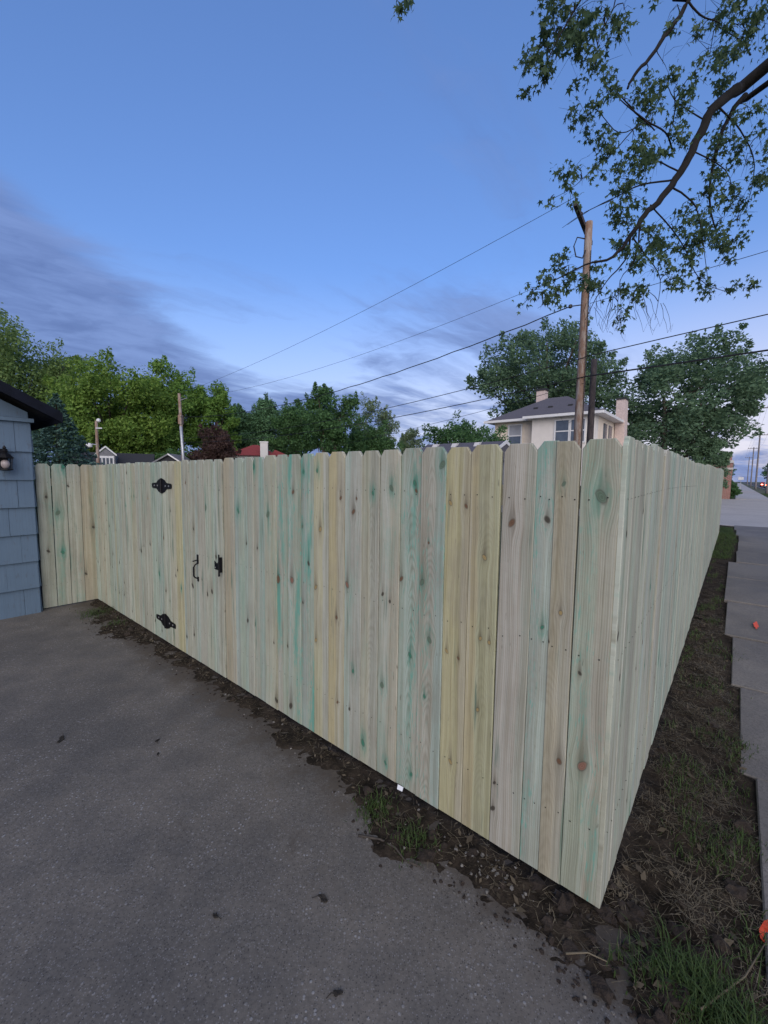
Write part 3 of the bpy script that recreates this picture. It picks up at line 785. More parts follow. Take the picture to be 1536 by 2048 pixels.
def hip_roof(mb, x0, x1, y0, y1, z, rise, t=0.12):
    """hip roof over a rectangle, longer side decides the ridge"""
    dx_, dy_ = x1 - x0, y1 - y0; hw = min(dx_, dy_) / 2
    if dx_ >= dy_: r0, r1 = (x0 + hw, (y0 + y1) / 2, z + rise), (x1 - hw, (y0 + y1) / 2, z + rise)
    else: r0, r1 = ((x0 + x1) / 2, y0 + hw, z + rise), ((x0 + x1) / 2, y1 - hw, z + rise)
    c = [(x0, y0, z), (x1, y0, z), (x1, y1, z), (x0, y1, z)]
    if dx_ >= dy_: fs = [(0, 1, 5, 4), (1, 2, 5), (2, 3, 4, 5), (3, 0, 4)]
    else: fs = [(0, 1, 4), (1, 2, 5, 4), (2, 3, 5), (3, 0, 4, 5)]
    mb.add(c + [r0, r1], fs + [(3, 2, 1, 0)])
    return mb

# cream two-storey house: local x = +l, local y = +s (walls facing local -y look at the camera side)
def frame_l(name, s, l, z, label, cat, group=None):
    x, y = XY(s, l)
    return empty(name, (x, y, z), math.atan2(-SX, SY), label, cat, group)
ch = frame_l('hip_roof_house', 28.5, -13.6, 0.2, 'cream two storey house with grey hip roof and two chimneys', 'house')
MB().box((0, 0, -0.3), (6.85, 5.4, 5.45)).build('wall', M_CREAM, ch)
MB().box((3.0, -0.8, -0.3), (6.84, 0.01, 5.44)).build('bay_wall', M_BAY, ch)
mb = hip_roof(MB(), -0.55, 7.35, -0.55, 5.95, 5.56, 1.78)
rf_ = mb.build('roof', M_SLATE, ch)
mb = MB().prism([(2.6, -1.3, 5.562), (7.30, -1.3, 5.562), (7.30, -0.5, 5.72), (2.6, -0.5, 5.72)], (0, 0, 0.06)); mb.build('bay_roof', M_SLATE, rf_)
MB().box((-0.60, -0.62, 5.42), (2.6, -0.50, 5.58)).box((2.55, -1.36, 5.42), (7.36, -1.24, 5.58)).box((7.30, -1.30, 5.42), (7.42, 5.98, 5.58)).build('gutter', M_WHITE, rf_)
MB().box((-0.5, -0.5, 5.44), (7.3, 5.9, 5.47)).box((2.6, -1.25, 5.44), (7.29, -0.51, 5.468)).build('soffit', M_WHITE, rf_)
for k in (2.4, 3.4, 4.7):
    MB().box((k, 0.9, 6.30), (k + 0.28, 1.2, 6.47)).build('roof_vent', M_DARKM, rf_)
cm = MB().box((1.7, 3.2, 5.9), (2.35, 3.8, 8.05)).build('chimney', M_PINKBRICK, ch)
MB().box((1.64, 3.14, 8.05), (2.41, 3.86, 8.2)).build('chimney_cap', M_DARKM, cm)
cm = MB().prism([(6.88, 4.2, -0.3), (7.6, 4.2, -0.3), (7.45, 4.2, 7.0), (6.9, 4.2, 7.0)], (0, 0.9, 0)).build('chimney', M_PINKBRICK, ch)
MB().box((6.88, 4.15, 7.0), (7.48, 5.15, 7.12)).build('chimney_cap', M_DARKM, cm)
window(ch, 1.10, 0.0, 3.75, 0.85, 1.45, True)
window(ch, 4.55, -0.8, 3.85, 0.78, 1.35)
window(ch, 5.48, -0.8, 3.85, 0.78, 1.35)
MB().box((2.86, -0.12, 0), (2.97, -0.02, 5.4)).build('downpipe', M_WHITE, ch)
for yy in (1.2, 2.6):
    MB().box((6.851, yy, 3.8), (6.90, yy + 0.8, 5.1)).build('side_window', M_PANE, ch)

# low garage roof behind the fence
ga = frame_l('garage', 16.3, -12.3, 0.2, 'low garage with grey shingle roof just showing over the fence', 'garage')
MB().box((0.2, 0.2, -0.2), (4.1, 3.4, 2.35)).build('wall', M_GREYSIDE, ga)
rg = MB().prism([(0.0, -0.15, 2.40), (0.0, 1.75, 3.20), (0.0, 3.65, 2.40), (0.0, 3.65, 2.30), (0.0, -0.15, 2.30)], (4.25, 0, 0)).build('roof', M_SLATE, ga)
MB().prism([(4.252, -0.2, 2.26), (4.252, 1.75, 3.08), (4.252, 3.7, 2.26), (4.252, 3.7, 2.42), (4.252, 1.75, 3.24), (4.252, -0.2, 2.42)], (0.03, 0, 0)).build('rake_trim', M_WHITE, rg)
for k in (0.6, 1.7, 2.9):
    MB().prism([(k, 1.2, 2.97), (k + 0.25, 1.2, 2.97), (k + 0.25, 1.35, 3.16), (k, 1.35, 3.16)], (0, 0.2, 0.02)).build('roof_vent', M_CONC, rg)

# red roofed bungalow
rh = empty('red_roof_house', (-15.3, 40.5, 0.2), 0.12, 'small white house with a red tile roof and pale chimney', 'house')
MB().box((0.3, 0, -0.3), (5.6, 3.6, 3.4)).build('wall', M_CONC, rh)
rr = hip_roof(MB(), 0.0, 4.9, -0.4, 4.0, 3.4, 1.15).build('roof', M_REDROOF, rh)
MB().prism([(4.0, 0.6, 3.42), (6.0, 0.6, 3.42), (4.4, 1.6, 4.1)], (0, 1.6, 0)).build('porch_roof', M_REDROOF, rh)
cm = MB().box((3.35, -0.75, -0.3), (4.05, -0.42, 4.62)).build('chimney', M_CONC, rh)
MB().box((3.3, -0.8, 4.62), (4.1, -0.37, 4.72)).build('chimney_cap', M_WHITE, cm)
MB().tube([(3.6, -0.55, 4.72), (3.6, -0.55, 5.2)], 0.02, 5).build('antenna_mast', M_DARKM, cm)

# house with white dormer
dh = empty('dormer_house', (-21.4, 30.0, 0.2), 0.45, 'dark roofed cottage with a small white dormer window among the trees', 'house')
dh.scale = (0.72, 0.72, 0.72)
MB().box((-1.5, 0.4, -0.3), (5.5, 6, 2.4)).build('wall', M_GREYSIDE, dh)
MB().prism([(-1.9, 0, 2.35), (-1.9, 3.2, 4.3), (-1.9, 6.4, 2.35)], (7.8, 0, 0)).build('roof', M_SHINGLE, dh)
dm = MB().prism([(0.9, 0.35, 2.6), (2.5, 0.35, 2.6), (2.5, 0.35, 3.9), (1.7, 0.35, 4.6), (0.9, 0.35, 3.9)], (0, 2.2, 0)).build('dormer', M_GREYSIDE, dh)
MB().prism([(0.75, 0.25, 3.85), (1.7, 0.25, 4.70), (2.65, 0.25, 3.85), (2.65, 0.25, 4.02), (1.7, 0.25, 4.88), (0.75, 0.25, 4.02)], (0, 0.1, 0)).build('dormer_trim', M_WHITE, dm)
MB().box((1.0, 0.28, 2.75), (2.4, 0.345, 3.85)).build('window', M_WHITE, dm)
for k in range(4):
    MB().box((1.10 + k * 0.32, 0.255, 2.9), (1.32 + k * 0.32, 0.277, 3.65)).build('pane', M_PANE, dm)

# small gable roof
sg = empty('garden_shed', (-17.0, 33.0, 0.2), 0.1, 'small dark gabled shed with a pale roof edge near the leaning pole', 'shed')
MB().prism([(-1.0, 0, -0.3), (1.0, 0, -0.3), (1.0, 0, 2.35), (0.05, 0, 2.95), (-1.0, 0, 2.35)], (0, 3, 0)).build('wall', M_SHINGLE, sg)
MB().prism([(-1.35, -0.2, 2.18), (0.05, -0.2, 3.0), (1.3, -0.2, 2.2), (1.3, -0.2, 2.3), (0.05, -0.2, 3.12), (-1.35, -0.2, 2.3)], (0, 3.4, 0)).build('roof', M_GREYSIDE, sg)
MB().prism([(0.05, -0.23, 3.02), (1.3, -0.23, 2.2), (1.3, -0.23, 2.3), (0.05, -0.23, 3.13)], (0, 0.028, 0)).build('rake_trim', M_WHITE, sg)

# ------------------------------------------------------------------ poles and wires
def pole_mat(name, a, b_):
    m, s, b = newmat(name)
    x, y, z = s.xyz(s.coord())
    st = s.noise(s.vec(x * 26.0, y * 26.0, z * 1.1), 1.0, 5.0, 0.7)
    bl = s.noise(s.vec(x * 7.0, y * 7.0, z * 1.8), 1.0, 4.0, 0.7)
    c = s.mix(s.smooth(bl, 0.42, 0.62), a, b_)
    c = s.mix(s.smooth(st, 0.55, 0.72) * 0.8, c, tuple(i * 0.4 for i in a))
    s.put(b.inputs['Base Color'], c); b.inputs['Roughness'].default_value = 0.9
    s.put(b.inputs['Normal'], s.bump(st, 0.8, 0.02))
    return m
M_POLE = pole_mat('weathered_pole', (0.22, 0.135, 0.095), (0.32, 0.265, 0.23))
M_POLED = pole_mat('creosote_pole', (0.035, 0.028, 0.030), (0.07, 0.055, 0.055))
M_POLEG = pole_mat('grey_pole', (0.16, 0.14, 0.14), (0.24, 0.22, 0.21))
M_STEEL = mat('galvanised_pipe', (0.50, 0.51, 0.53), 0.45, 0.15, 10.0, metal=0.5)
M_WIRE = mat('black_wire', (0.012, 0.012, 0.014), 0.6, 0.1, 5.0)
M_INS = mat('insulator', (0.10, 0.09, 0.09), 0.3, 0.2, 8.0)

def pole(name, x, y, h, r, m, label, lean=(0, 0), group=None):
    z0 = gxy(x, y)
    t = empty(name, (x, y, z0), 0, label, 'pole', group)
    n = 9
    pts = [(lean[0] * k / n, lean[1] * k / n, -0.5 + (h + 0.5) * k / n) for k in range(n + 1)]
    MB().tube(pts, [r * (1.12 - 0.32 * k / n) for k in range(n + 1)], 12).build('shaft', m, t, smooth=True)
    return t
MPX, MPY = 6.26, 13.7
mp = pole('utility_pole', MPX, MPY, 9.5, 0.135, M_POLE, 'tall brown utility pole with a crossarm under the leafy branch')
cd = Vector((1.21, 1.70, 0)).normalized(); side = Vector((-cd.y, cd.x, 0))
c0 = Vector((0.04, 0.0, 9.42)) + side * 0.17
q = [c0 - cd * 1.35 + Vector((0, 0, 0.0)), c0 + cd * 1.15]
mb = MB()
pr = [q[0] + side * a + Vector((0, 0, b)) for a, b in ((-0.055, -0.065), (0.055, -0.065), (0.055, 0.065), (-0.055, 0.065))]
ca_ = mb.prism(pr, q[1] - q[0]).build('crossarm', M_POLED, mp)
for t_ in (0.04, 0.35, 0.95):
    p = q[0] + (q[1] - q[0]) * t_
    MB().lathe([(0.012, 0.06), (0.03, 0.10), (0.045, 0.13), (0.03, 0.15), (0.045, 0.17), (0.02, 0.20)], 8, p).build('insulator', M_INS, ca_)
MB().tube([c0 + cd * 0.7 + Vector((0, 0, -0.06)), Vector((0.1, 0.05, 8.75))], 0.02, 5).build('crossarm_brace', M_DARKM, mp)
MB().tube([(-0.14, -0.05, 7.0), (-0.45, 0.15, 7.02)], 0.018, 5).lathe([(0.02, -0.06), (0.06, -0.04), (0.06, 0.04), (0.02, 0.06)], 8, (-0.40, 0.12, 7.02)).build('cable_clamp', M_DARKM, mp)
MB().tube([(-0.2, -0.2, 8.9), (-0.42, -0.18, 8.95), (-0.5, -0.15, 8.7), (-0.42, -0.15, 8.4), (-0.22, -0.16, 8.35), (-0.12, -0.12, 8.6)], 0.02, 6).build('cable_loop', M_WIRE, mp)
MB().tube([(0.05, -0.165, 0.0), (0.05, -0.15, 5.0), (0.04, -0.14, 8.6)], 0.012, 5).build('ground_wire', M_WIRE, mp)

sp_ = pole('pole_stub', 7.28, 15.0, 5.7, 0.12, M_POLED, 'short black creosoted pole stub just right of the brown utility pole')
lp1 = pole('utility_pole', -15.7, 33.0, 7.75, 0.13, M_POLE, 'leaning brown utility pole with a pale metal conduit before the trees', (-0.30, 0))
MB().tube([(0.05, -0.18, -0.2), (-0.04, -0.18, 3.0), (-0.16, -0.18, 5.2)], 0.10, 8).build('conduit', M_STEEL, lp1, smooth=True)
MB().box((-0.36, -0.18, 5.4), (-0.1, 0.18, 6.1)).build('junction_box', M_POLE, lp1)
MB().tube([(-0.2, -0.1, 7.2), (0.35, -0.1, 7.4)], 0.03, 5).build('bracket_arm', M_STEEL, lp1)
lp2 = pole('utility_pole', -20.0, 29.3, 5.2, 0.11, M_POLE, 'distant utility pole with a white street lamp beside the dormer cottage')
MB().tube([(0, -0.1, 3.55), (-0.28, -0.1, 3.6), (-0.5, -0.1, 3.55)], 0.03, 6).build('lamp_arm', M_STEEL, lp2)
MB().lathe([(0.06, -0.16), (0.20, -0.09), (0.20, 0.04), (0.12, 0.14), (0.04, 0.17)], 10, (-0.5, -0.1, 3.5)).build('lamp_head', M_WHITE, lp2)
MB().lathe([(0.04, 0.0), (0.13, 0.07), (0.13, 0.2), (0.04, 0.27)], 8, (0.16, 0, 5.1)).build('lamp_head', M_WHITE, lp2)
MB().box((0.02, -0.13, 4.65), (0.45, -0.08, 4.74)).build('side_arm', M_STEEL, lp2)

# street poles in line beyond the verge
def street_pole(s, l, h, label, arm=True, m=None, r=0.15):
    x, y = XY(s, l)
    t = pole('utility_pole', x, y, h, r, m or M_POLEG, label, group=None)
    if arm:
        for z in ((h - 0.4,) if arm == 1 else (h - 0.4, h - 1.6)):
            a = Vector((SY, -SX, 0)) * 1.25
            MB().prism([Vector((0, 0, z)) - a + Vector((SX, SY, 0)) * k + Vector((0, 0, j)) for k, j in ((-.23, -.06), (-.12, -.06), (-.12, .06), (-.23, .06))], a * 2).build('crossarm', M_POLEG, t)
            for q_ in (-1.1, -0.6, 0.6, 1.1):
                p = Vector((0, 0, z + 0.06)) + a.normalized() * q_ - Vector((SX, SY, 0)) * 0.17
                MB().lathe([(0.02, 0), (0.06, 0.06), (0.04, 0.2)], 6, p).build('insulator', M_INS, t)
    return t
street_pole(70.5, 2.95, 11.0, 'nearest grey street pole with crossarm at the right edge')
street_pole(78.0, 3.75, 7.6, 'dark bare pole just right of the nearest street pole', 0, M_POLED)
street_pole(111.0, 2.9, 11.0, 'second grey street pole with a wide crossarm along the pavement')
street_pole(155.0, 3.0, 11.0, 'third, smaller street pole with crossarm along the pavement')
street_pole(215.0, 3.1, 11.0, 'farthest thin street pole down the pavement')
x_, y_ = XY(64, -8.0)
lpx = pole('street_lamp_post', x_, y_, 5.3, 0.07, M_POLED, 'slim dark lamp post rising just behind the far fence end')
MB().box((-0.5, -0.15, 5.25), (0.5, 0.15, 5.42)).build('lamp_head', M_DARKM, lpx)

def wire(p0, p1, sag, r, label, n=26, kink=0.0, ext=None):
    pts = []
    for k in range(n + 1):
        t = k / n
        p = Vector(p0).lerp(Vector(p1), t); p.z -= sag * 4 * t * (1 - t)
        if kink: p.z += kink * math.sin(t * 95)
        pts.append(p)
    if ext: pts.append(Vector(ext))
    mb = MB().tube(pts, r * 0.8, 5)
    return tag(mb.build('overhead_wire', M_WIRE), label, 'wire', 'overhead wires')
LPT = Vector((-16.0, 33.0, 0.2)); MPT = Vector((MPX, MPY, 0.2))
near = q[0] + MPT
wire(near + Vector((0.05, 0, 0.2)), LPT + Vector((0, 0, 7.75)), 0.45, 0.009, 'topmost thin wire from the crossarm across the open sky')
wire(MPT + Vector((-0.12, -0.1, 8.1)), LPT + Vector((0, 0.0, 7.3)), 0.75, 0.008, 'second thin wire below the topmost across the sky')
wire(MPT + Vector((-0.42, 0.12, 7.0)), LPT + Vector((0.1, -0.15, 5.95)), 0.95, 0.022, 'thick twisted service cable sagging from the brown pole', 40, 0.015)
wire(MPT + Vector((0, -0.17, 5.35)), LPT + Vector((0.2, -0.15, 4.35)), 0.62, 0.016, 'upper of the lower communication cables left of the brown pole')
wire(MPT + Vector((0, -0.18, 4.75)), LPT + Vector((0.2, -0.15, 4.0)), 0.55, 0.018, 'lower communication cable left of the brown pole')
wire(MPT + Vector((0, -0.16, 4.55)), LPT + Vector((6.5, 6.0, 3.6)), 0.35, 0.010, 'thin drop wire fading behind the pale tree')
RP = MPT + Vector((22.6, -19.3, 0)) * 0.9
wire(MPT + Vector((0, -0.17, 5.37)), RP + Vector((0, 0, 6.8)), -0.15, 0.018, 'upper cable running right from the brown pole over the far tree')
wire(MPT + Vector((0, -0.18, 4.75)), RP + Vector((0, 0, 5.2)), 0.05, 0.030, 'thick lower cable running right from the brown pole')
wire(MPT + Vector((0.1, -0.15, 7.0)), RP + Vector((0, 0, 8.6)), 0.0, 0.010, 'thin high wire running right behind the maple leaves')
rpole = pole('utility_pole', RP.x, RP.y, 9.5, 0.155, M_POLE, 'brown utility pole that carries the cables at the far right')
wire(MPT + Vector((0.1, -0.1, 3.9)), (11.2, 27.1, 5.7), 0.5, 0.008, 'slack service drop from the brown pole to the cream house')
for k, (o_, lb) in enumerate(((-1.1, 'left'), (-0.6, 'second'), (1.1, 'right'))):
    for (sa, sb) in ((30, 70.5), (70.5, 111), (111, 155), (155, 215)):
        pa, pb = P3(sa, 2.93 + o_, 10.85), P3(sb, 2.93 + o_, 10.85)
        wd_lab = {70.5: 'nearest', 111: 'middle', 155: 'farther', 215: 'farthest'}[sb]
        wire(pa, pb, 0.7, 0.012, '%s span of the %s street wire along the row of crossarms' % (wd_lab, lb), 10)

# ------------------------------------------------------------------ trees
M_BARK = mat('bark', (0.075, 0.058, 0.045), 0.95, 0.45, 12.0, 0.8, stretch=(1, 1, 0.25))
M_BARKP = mat('pale_bark', (0.16, 0.125, 0.10), 0.95, 0.4, 12.0, 0.7, stretch=(1, 1, 0.25))
L_MAPLE = leaf_mat('maple_leaf', (0.152, 0.275, 0.055), (0.244, 0.354, 0.071), 0.4)
L_MAPLE2 = leaf_mat('maple_leaf_green', (0.142, 0.271, 0.06), (0.224, 0.366, 0.076), 0.5)
L_OLIVE = leaf_mat('olive_leaf', (0.154, 0.242, 0.083), (0.242, 0.344, 0.107), 0.5)
L_DARK = leaf_mat('dark_leaf', (0.077, 0.17, 0.066), (0.131, 0.247, 0.091), 0.5)
L_ELM = leaf_mat('grey_green_leaf', (0.119, 0.204, 0.119), (0.184, 0.289, 0.163), 0.5)
L_PALE = leaf_mat('pale_leaf', (0.178, 0.251, 0.136), (0.273, 0.346, 0.198), 0.4)
L_PINE = leaf_mat('pine_needle', (0.073, 0.163, 0.077), (0.119, 0.222, 0.105), 0.5, 0.15)
L_SPRUCE = leaf_mat('blue_spruce_needle', (0.062, 0.125, 0.100), (0.100, 0.180, 0.150), 0.5, 0.1)
L_PLUM = leaf_mat('purple_plum_leaf', (0.085, 0.05, 0.046), (0.132, 0.081, 0.065), 0.5)

def leaves(rs, cen, rad, n, size, up=0.4, elong=1.5, wind=(0, 0, 0)):
    """n leaf quads round the clump centre, denser towards its shell"""
    dirv = rs.normal(size=(n, 3)); dirv /= np.linalg.norm(dirv, axis=1)[:, None]
    rr = rs.uniform(0.25, 1.0, (n, 1)) ** 0.6
    p = np.asarray(cen) + dirv * rr * np.asarray(rad)
    nrm = rs.normal(size=(n, 3)) + dirv * 0.6 + np.array([0, 0, up]); nrm /= np.linalg.norm(nrm, axis=1)[:, None]
    a = rs.normal(size=(n, 3)) + np.asarray(wind) * 2.0 + dirv * 0.7
    a -= nrm * (a * nrm).sum(1)[:, None]; a /= np.linalg.norm(a, axis=1)[:, None]
    b = np.cross(nrm, a)
    sz = size * rs.uniform(0.6, 1.35, (n, 1))
    return np.stack([p - a * sz * elong * 0.5, p + b * sz * 0.42 + a * sz * 0.08, p + a * sz * elong * 0.62, p - b * sz * 0.42 + a * sz * 0.08], 1)

def tree(name, label, x, y, top, crown, m, seed, trunk_r=0.22, clumps=60, per=150, size=0.22, bark=None, base=None, bottom=0.25,
         shape='round', wind=(0, 0, 0), stems=1, cat='tree', group=None, cr=0.27, lean=(0, 0)):
    """crown = (rx, ry) half widths; the crown fills from bottom*top to top"""
    rs = np.random.RandomState(seed); z0 = gxy(x, y)
    t = empty(name, (x, y, z0), 0, label, cat, group)
    zb, zt = top * bottom, top; rz_ = (zt - zb) / 2; zc = (zt + zb) / 2
    parts = []; cens = []
    clumps = int(clumps * 1.4); per = int(per * 1.9); size *= 0.66
    for k in range(clumps):
        while True:
            d_ = rs.uniform(-1, 1, 3); r_ = np.linalg.norm(d_)
            if 0.15 < r_ < 1.0: break
        hrel = d_[2]
        if shape == 'column': wdt = 1.0 - 0.55 * max(0, hrel) ** 2
        elif shape == 'spread': wdt = 1.0 + 0.25 * hrel
        else: wdt = 1.0
        rr = cr * rs.uniform(0.8, 1.4)
        c = np.array([d_[0] * crown[0] * wdt * (1 - cr * 0.6) + lean[0] * (hrel + 1) / 2, d_[1] * crown[1] * wdt * (1 - cr * 0.6) + lean[1] * (hrel + 1) / 2, zc + d_[2] * rz_ * (1 - cr * 0.5)])
        rad = np.array([crown[0] * rr, crown[1] * rr, min(rz_, crown[0] * 1.1) * rr * 0.75])
        cens.append((c, rad)); parts.append(leaves(rs, c, rad, per, size, wind=wind))
    crownv = np.concatenate(parts)
    # stray sprigs that break the outline
    extra_ = [crownv]
    for k in range(clumps):
        c, rad = cens[rs.randint(len(cens))]
        o_ = np.array([c[0], c[1], (c[2] - zc) * crown[0] / max(rz_, 0.1)]); o_ = o_ / (np.linalg.norm(o_) + 1e-6)
        cc = c + o_ * rad * rs.uniform(0.75, 1.2) + np.array([0, 0, rad[2] * 0.2])
        extra_.append(leaves(rs, cc, rad * np.array([0.24, 0.24, 0.42]), per // 8, size, wind=wind))
    crownv = np.concatenate(extra_)
    tag(link('crown', poly_mesh('crown', crownv, m), t), kind='stuff')
    mb = MB()
    for k in range(stems):
        ox = (k - (stems - 1) / 2) * trunk_r * 2.2
        tipx = ox * 3 + lean[0] * 0.4
        fork = zb + (zt - zb) * 0.25
        mb.tube([(ox * 0.4, 0, -0.4), (ox, 0, fork * 0.45), (tipx, 0.1, fork), (tipx * 1.4, 0.1, fork + (zt - fork) * 0.35)],
                [trunk_r * 1.3, trunk_r, trunk_r * 0.8, trunk_r * 0.35], 8)
    order = rs.permutation(len(cens))[:min(16, len(cens))]
    for k in order:
        c, rad = cens[k]
        st = rs.randint(stems); ox = (st - (stems - 1) / 2) * trunk_r * 2.2; tipx = ox * 3 + lean[0] * 0.4
        zf_ = max(zb * 0.8, min(c[2] * 0.75, zb + (zt - zb) * 0.45))
        f_ = min(1.0, zf_ / (zb + (zt - zb) * 0.25))
        p0 = np.array([ox + (tipx - ox) * f_, 0.1 * f_, zf_])
        mid_ = p0 * 0.45 + c * 0.55 + np.array([0, 0, -0.06 * top])
        mb.tube([p0, mid_, c], [trunk_r * 0.42, trunk_r * 0.24, trunk_r * 0.07], 5)
    mb.build('trunk', bark or M_BARK, t, smooth=True)
    return t

def conifer(name, label, x, y, top, rbase, m, seed, tiers=22, size=0.16, bottom=0.02, per=70):
    rs = np.random.RandomState(seed); z0 = gxy(x, y)
    t = empty(name, (x, y, z0), 0, label, 'tree')
    out = []
    for k in range(tiers):
        f_ = k / (tiers - 1); z = top * (bottom + (0.97 - bottom) * f_); rad = rbase * (1 - f_) ** 0.85 + 0.05
        nb = max(4, int(13 * (1 - f_) + 4)); a0 = rs.uniform(0, 6.28)
        for j in range(nb):
            an = a0 + 6.283 * j / nb + rs.uniform(-0.15, 0.15); ln = rad * rs.uniform(0.8, 1.12)
            n = int(per * (0.35 + 0.65 * (1 - f_)))
            u = rs.uniform(0.15, 1.0, n) ** 0.7
            dirx = np.array([math.cos(an), math.sin(an)])
            wv = rs.normal(size=n) * 0.17 * ln * (1.15 - u) + rs.normal(size=n) * 0.04
            p = np.stack([dirx[0] * u * ln - dirx[1] * wv, dirx[1] * u * ln + dirx[0] * wv, z - 0.16 * ln * u + 0.10 * ln * u * u * 1.2 + rs.normal(size=n) * 0.035 * top * 0.25], 1)
            nrm = rs.normal(size=(n, 3)) * 0.6 + np.array([0, 0, 1.0]); nrm /= np.linalg.norm(nrm, axis=1)[:, None]
            a = np.array([dirx[0], dirx[1], 0.1]) + rs.normal(size=(n, 3)) * 0.6
            a -= nrm * (a * nrm).sum(1)[:, None]; a /= np.linalg.norm(a, axis=1)[:, None]; b = np.cross(nrm, a)
            s_ = size * rs.uniform(0.6, 1.3, (n, 1))
            out.append(np.stack([p - a * s_ * 0.6, p + b * s_ * 0.28, p + a * s_ * 0.7, p - b * s_ * 0.28], 1))
    tag(link('crown', poly_mesh('crown', np.concatenate(out), m), t), kind='stuff')
    MB().tube([(0, 0, -0.4), (0, 0, top * 0.5), (0, 0, top * 0.97)], [0.16, 0.1, 0.02], 7).build('trunk', M_BARK, t)
    return t

tree('tall_tree', 'tall loose crowned green tree rising behind the blue house roof', -36.6, 42, 17.0, (6.3, 5.0), L_OLIVE, 1, 0.35, 95, 170, 0.26, bottom=0.12, cr=0.24)
tree('maple_tree', 'broad yellow green maple left of the leaning pole', -24.6, 38, 11.8, (5.2, 4.0), L_MAPLE, 2, 0.3, 85, 190, 0.25, bottom=0.08, shape='spread', cr=0.25)
tree('maple_tree', 'taller green maple top just left of the leaning pole', -21.3, 41, 12.8, (3.5, 3.0), L_MAPLE2, 3, 0.28, 60, 170, 0.25, bottom=0.08)
tree('maple_tree', 'green maple directly behind the leaning pole', -17.6, 43, 11.5, (2.9, 2.5), L_MAPLE2, 4, 0.25, 48, 160, 0.25, bottom=0.10)
conifer('blue_spruce', 'blue green spruce beside the house eave', -15.5, 20, 5.4, 2.35, L_SPRUCE, 5, 26, 0.13, per=130)
tree('pine_tree', 'dense dark pine right of the purple tree', -16.9, 49, 10.4, (2.6, 2.0), L_PINE, 6, 0.25, 55, 170, 0.22, bottom=0.03, shape='column', cr=0.30)
tree('pine_tree', 'dense round topped pine behind the red roof', -13.5, 48, 10.6, (2.8, 2.0), L_PINE, 7, 0.25, 55, 170, 0.22, bottom=0.03, shape='column', cr=0.30)
tree('pine_tree', 'dense dark tree between the pines and the open crowned tree', -9.7, 46, 10.9, (2.9, 2.0), L_DARK, 8, 0.25, 55, 160, 0.22, bottom=0.03, shape='column', cr=0.30)
tree('plum_tree', 'low dark purple leaved tree beside the leaning pole', -14.4, 35.5, 5.7, (1.95, 1.7), L_PLUM, 9, 0.16, 40, 150, 0.17, bottom=0.08, cr=0.30)
tree('shade_tree', 'dark green open crowned tree with a visible slanted trunk', -5.3, 40, 10.3, (2.9, 2.4), L_DARK, 10, 0.2, 44, 130, 0.24, bottom=0.30, bark=M_BARKP, stems=2)
tree('pale_tree', 'pale feathery tree right of the open crowned tree', -1.4, 46, 10.3, (2.9, 2.4), L_PALE, 11, 0.2, 50, 85, 0.20, bottom=0.18, cr=0.22)
tree('shade_tree', 'low dark tree filling below the pale feathery tree', -2.2, 43.5, 7.0, (3.6, 2.2), L_DARK, 12, 0.2, 40, 120, 0.22, bottom=0.05)
tree('round_tree', 'small distant round tree just left of the leafy bush', 3.5, 60, 9.0, (2.3, 2.0), L_PALE, 13, 0.2, 40, 110, 0.22, bottom=0.1)
tree('leafy_bush', 'big leafy green bush before the cream house', 5.0, 24.5, 4.75, (3.3, 2.2), L_DARK, 14, 0.12, 85, 150, 0.15, bottom=0.05, cat='bush', wind=(0.8, 0, 0.3))
tree('shade_tree', 'big grey green tree behind the cream house roof', 15.3, 40, 15.9, (6.9, 5.0), L_ELM, 15, 0.4, 96, 140, 0.26, bottom=0.28, wind=(-0.6, 0, 0.5), cr=0.19)
tree('shade_tree', 'wide wind blown tree with several stems above the far fence', 23.5, 34.5, 13.5, (6.6, 4.5), L_ELM, 16, 0.24, 104, 120, 0.25, bottom=0.22, wind=(1.2, 0, 0.25), stems=3, bark=M_BARKP, cr=0.17, lean=(2.4, 0))
tree('ivy_bush', 'tall leafy shrub hanging over the far end of the fence', 25.0, 32.5, 5.4, (1.5, 1.3), L_ELM, 17, 0.12, 34, 140, 0.17, bottom=0.02, cat='bush')
tree('dark_shrub', 'dark undergrowth beneath the yellow green maple', -20.5, 37.5, 3.4, (4.6, 1.5), L_DARK, 18, 0.10, 50, 130, 0.20, bottom=0.0, cat='bush')
tree('dark_shrub', 'dark undergrowth between the spruce and the street lamp pole', -26.0, 36.0, 3.6, (3.2, 1.5), L_DARK, 19, 0.10, 40, 120, 0.20, bottom=0.0, cat='bush')
for k, (s_, l_, h_, r_, lb) in enumerate(((95, -3.4, 5.2, 2.2, 'rounded green street tree beyond the brick building'), (125, -4.0, 6.5, 3.0, 'second green tree farther along the pavement'),
                                    (170, 9.0, 7.5, 3.6, 'far dark tree across the road at the right edge'), (260, -6.0, 9.0, 5.0, 'farthest hazy tree closing the view of the street'))):
    x_, y_ = XY(s_, l_)
    tree('street_tree', lb, x_, y_, h_, (r_, r_), L_DARK, 30 + k, 0.18, 30, 90, 0.34, bottom=0.15)
for k, (s_, l_, h_, r_, lb) in enumerate(((49.2, -0.45, 1.25, 0.75, 'low rounded bush at the foot of the brick pillar'), (53.5, -0.6, 1.5, 0.8, 'second low bush behind the brick pillar bush'))):
    x_, y_ = XY(s_, l_)
    tree('low_bush', lb, x_, y_, h_, (r_, r_), L_DARK, 40 + k, 0.05, 26, 110, 0.11, bottom=0.0, cat='bush')

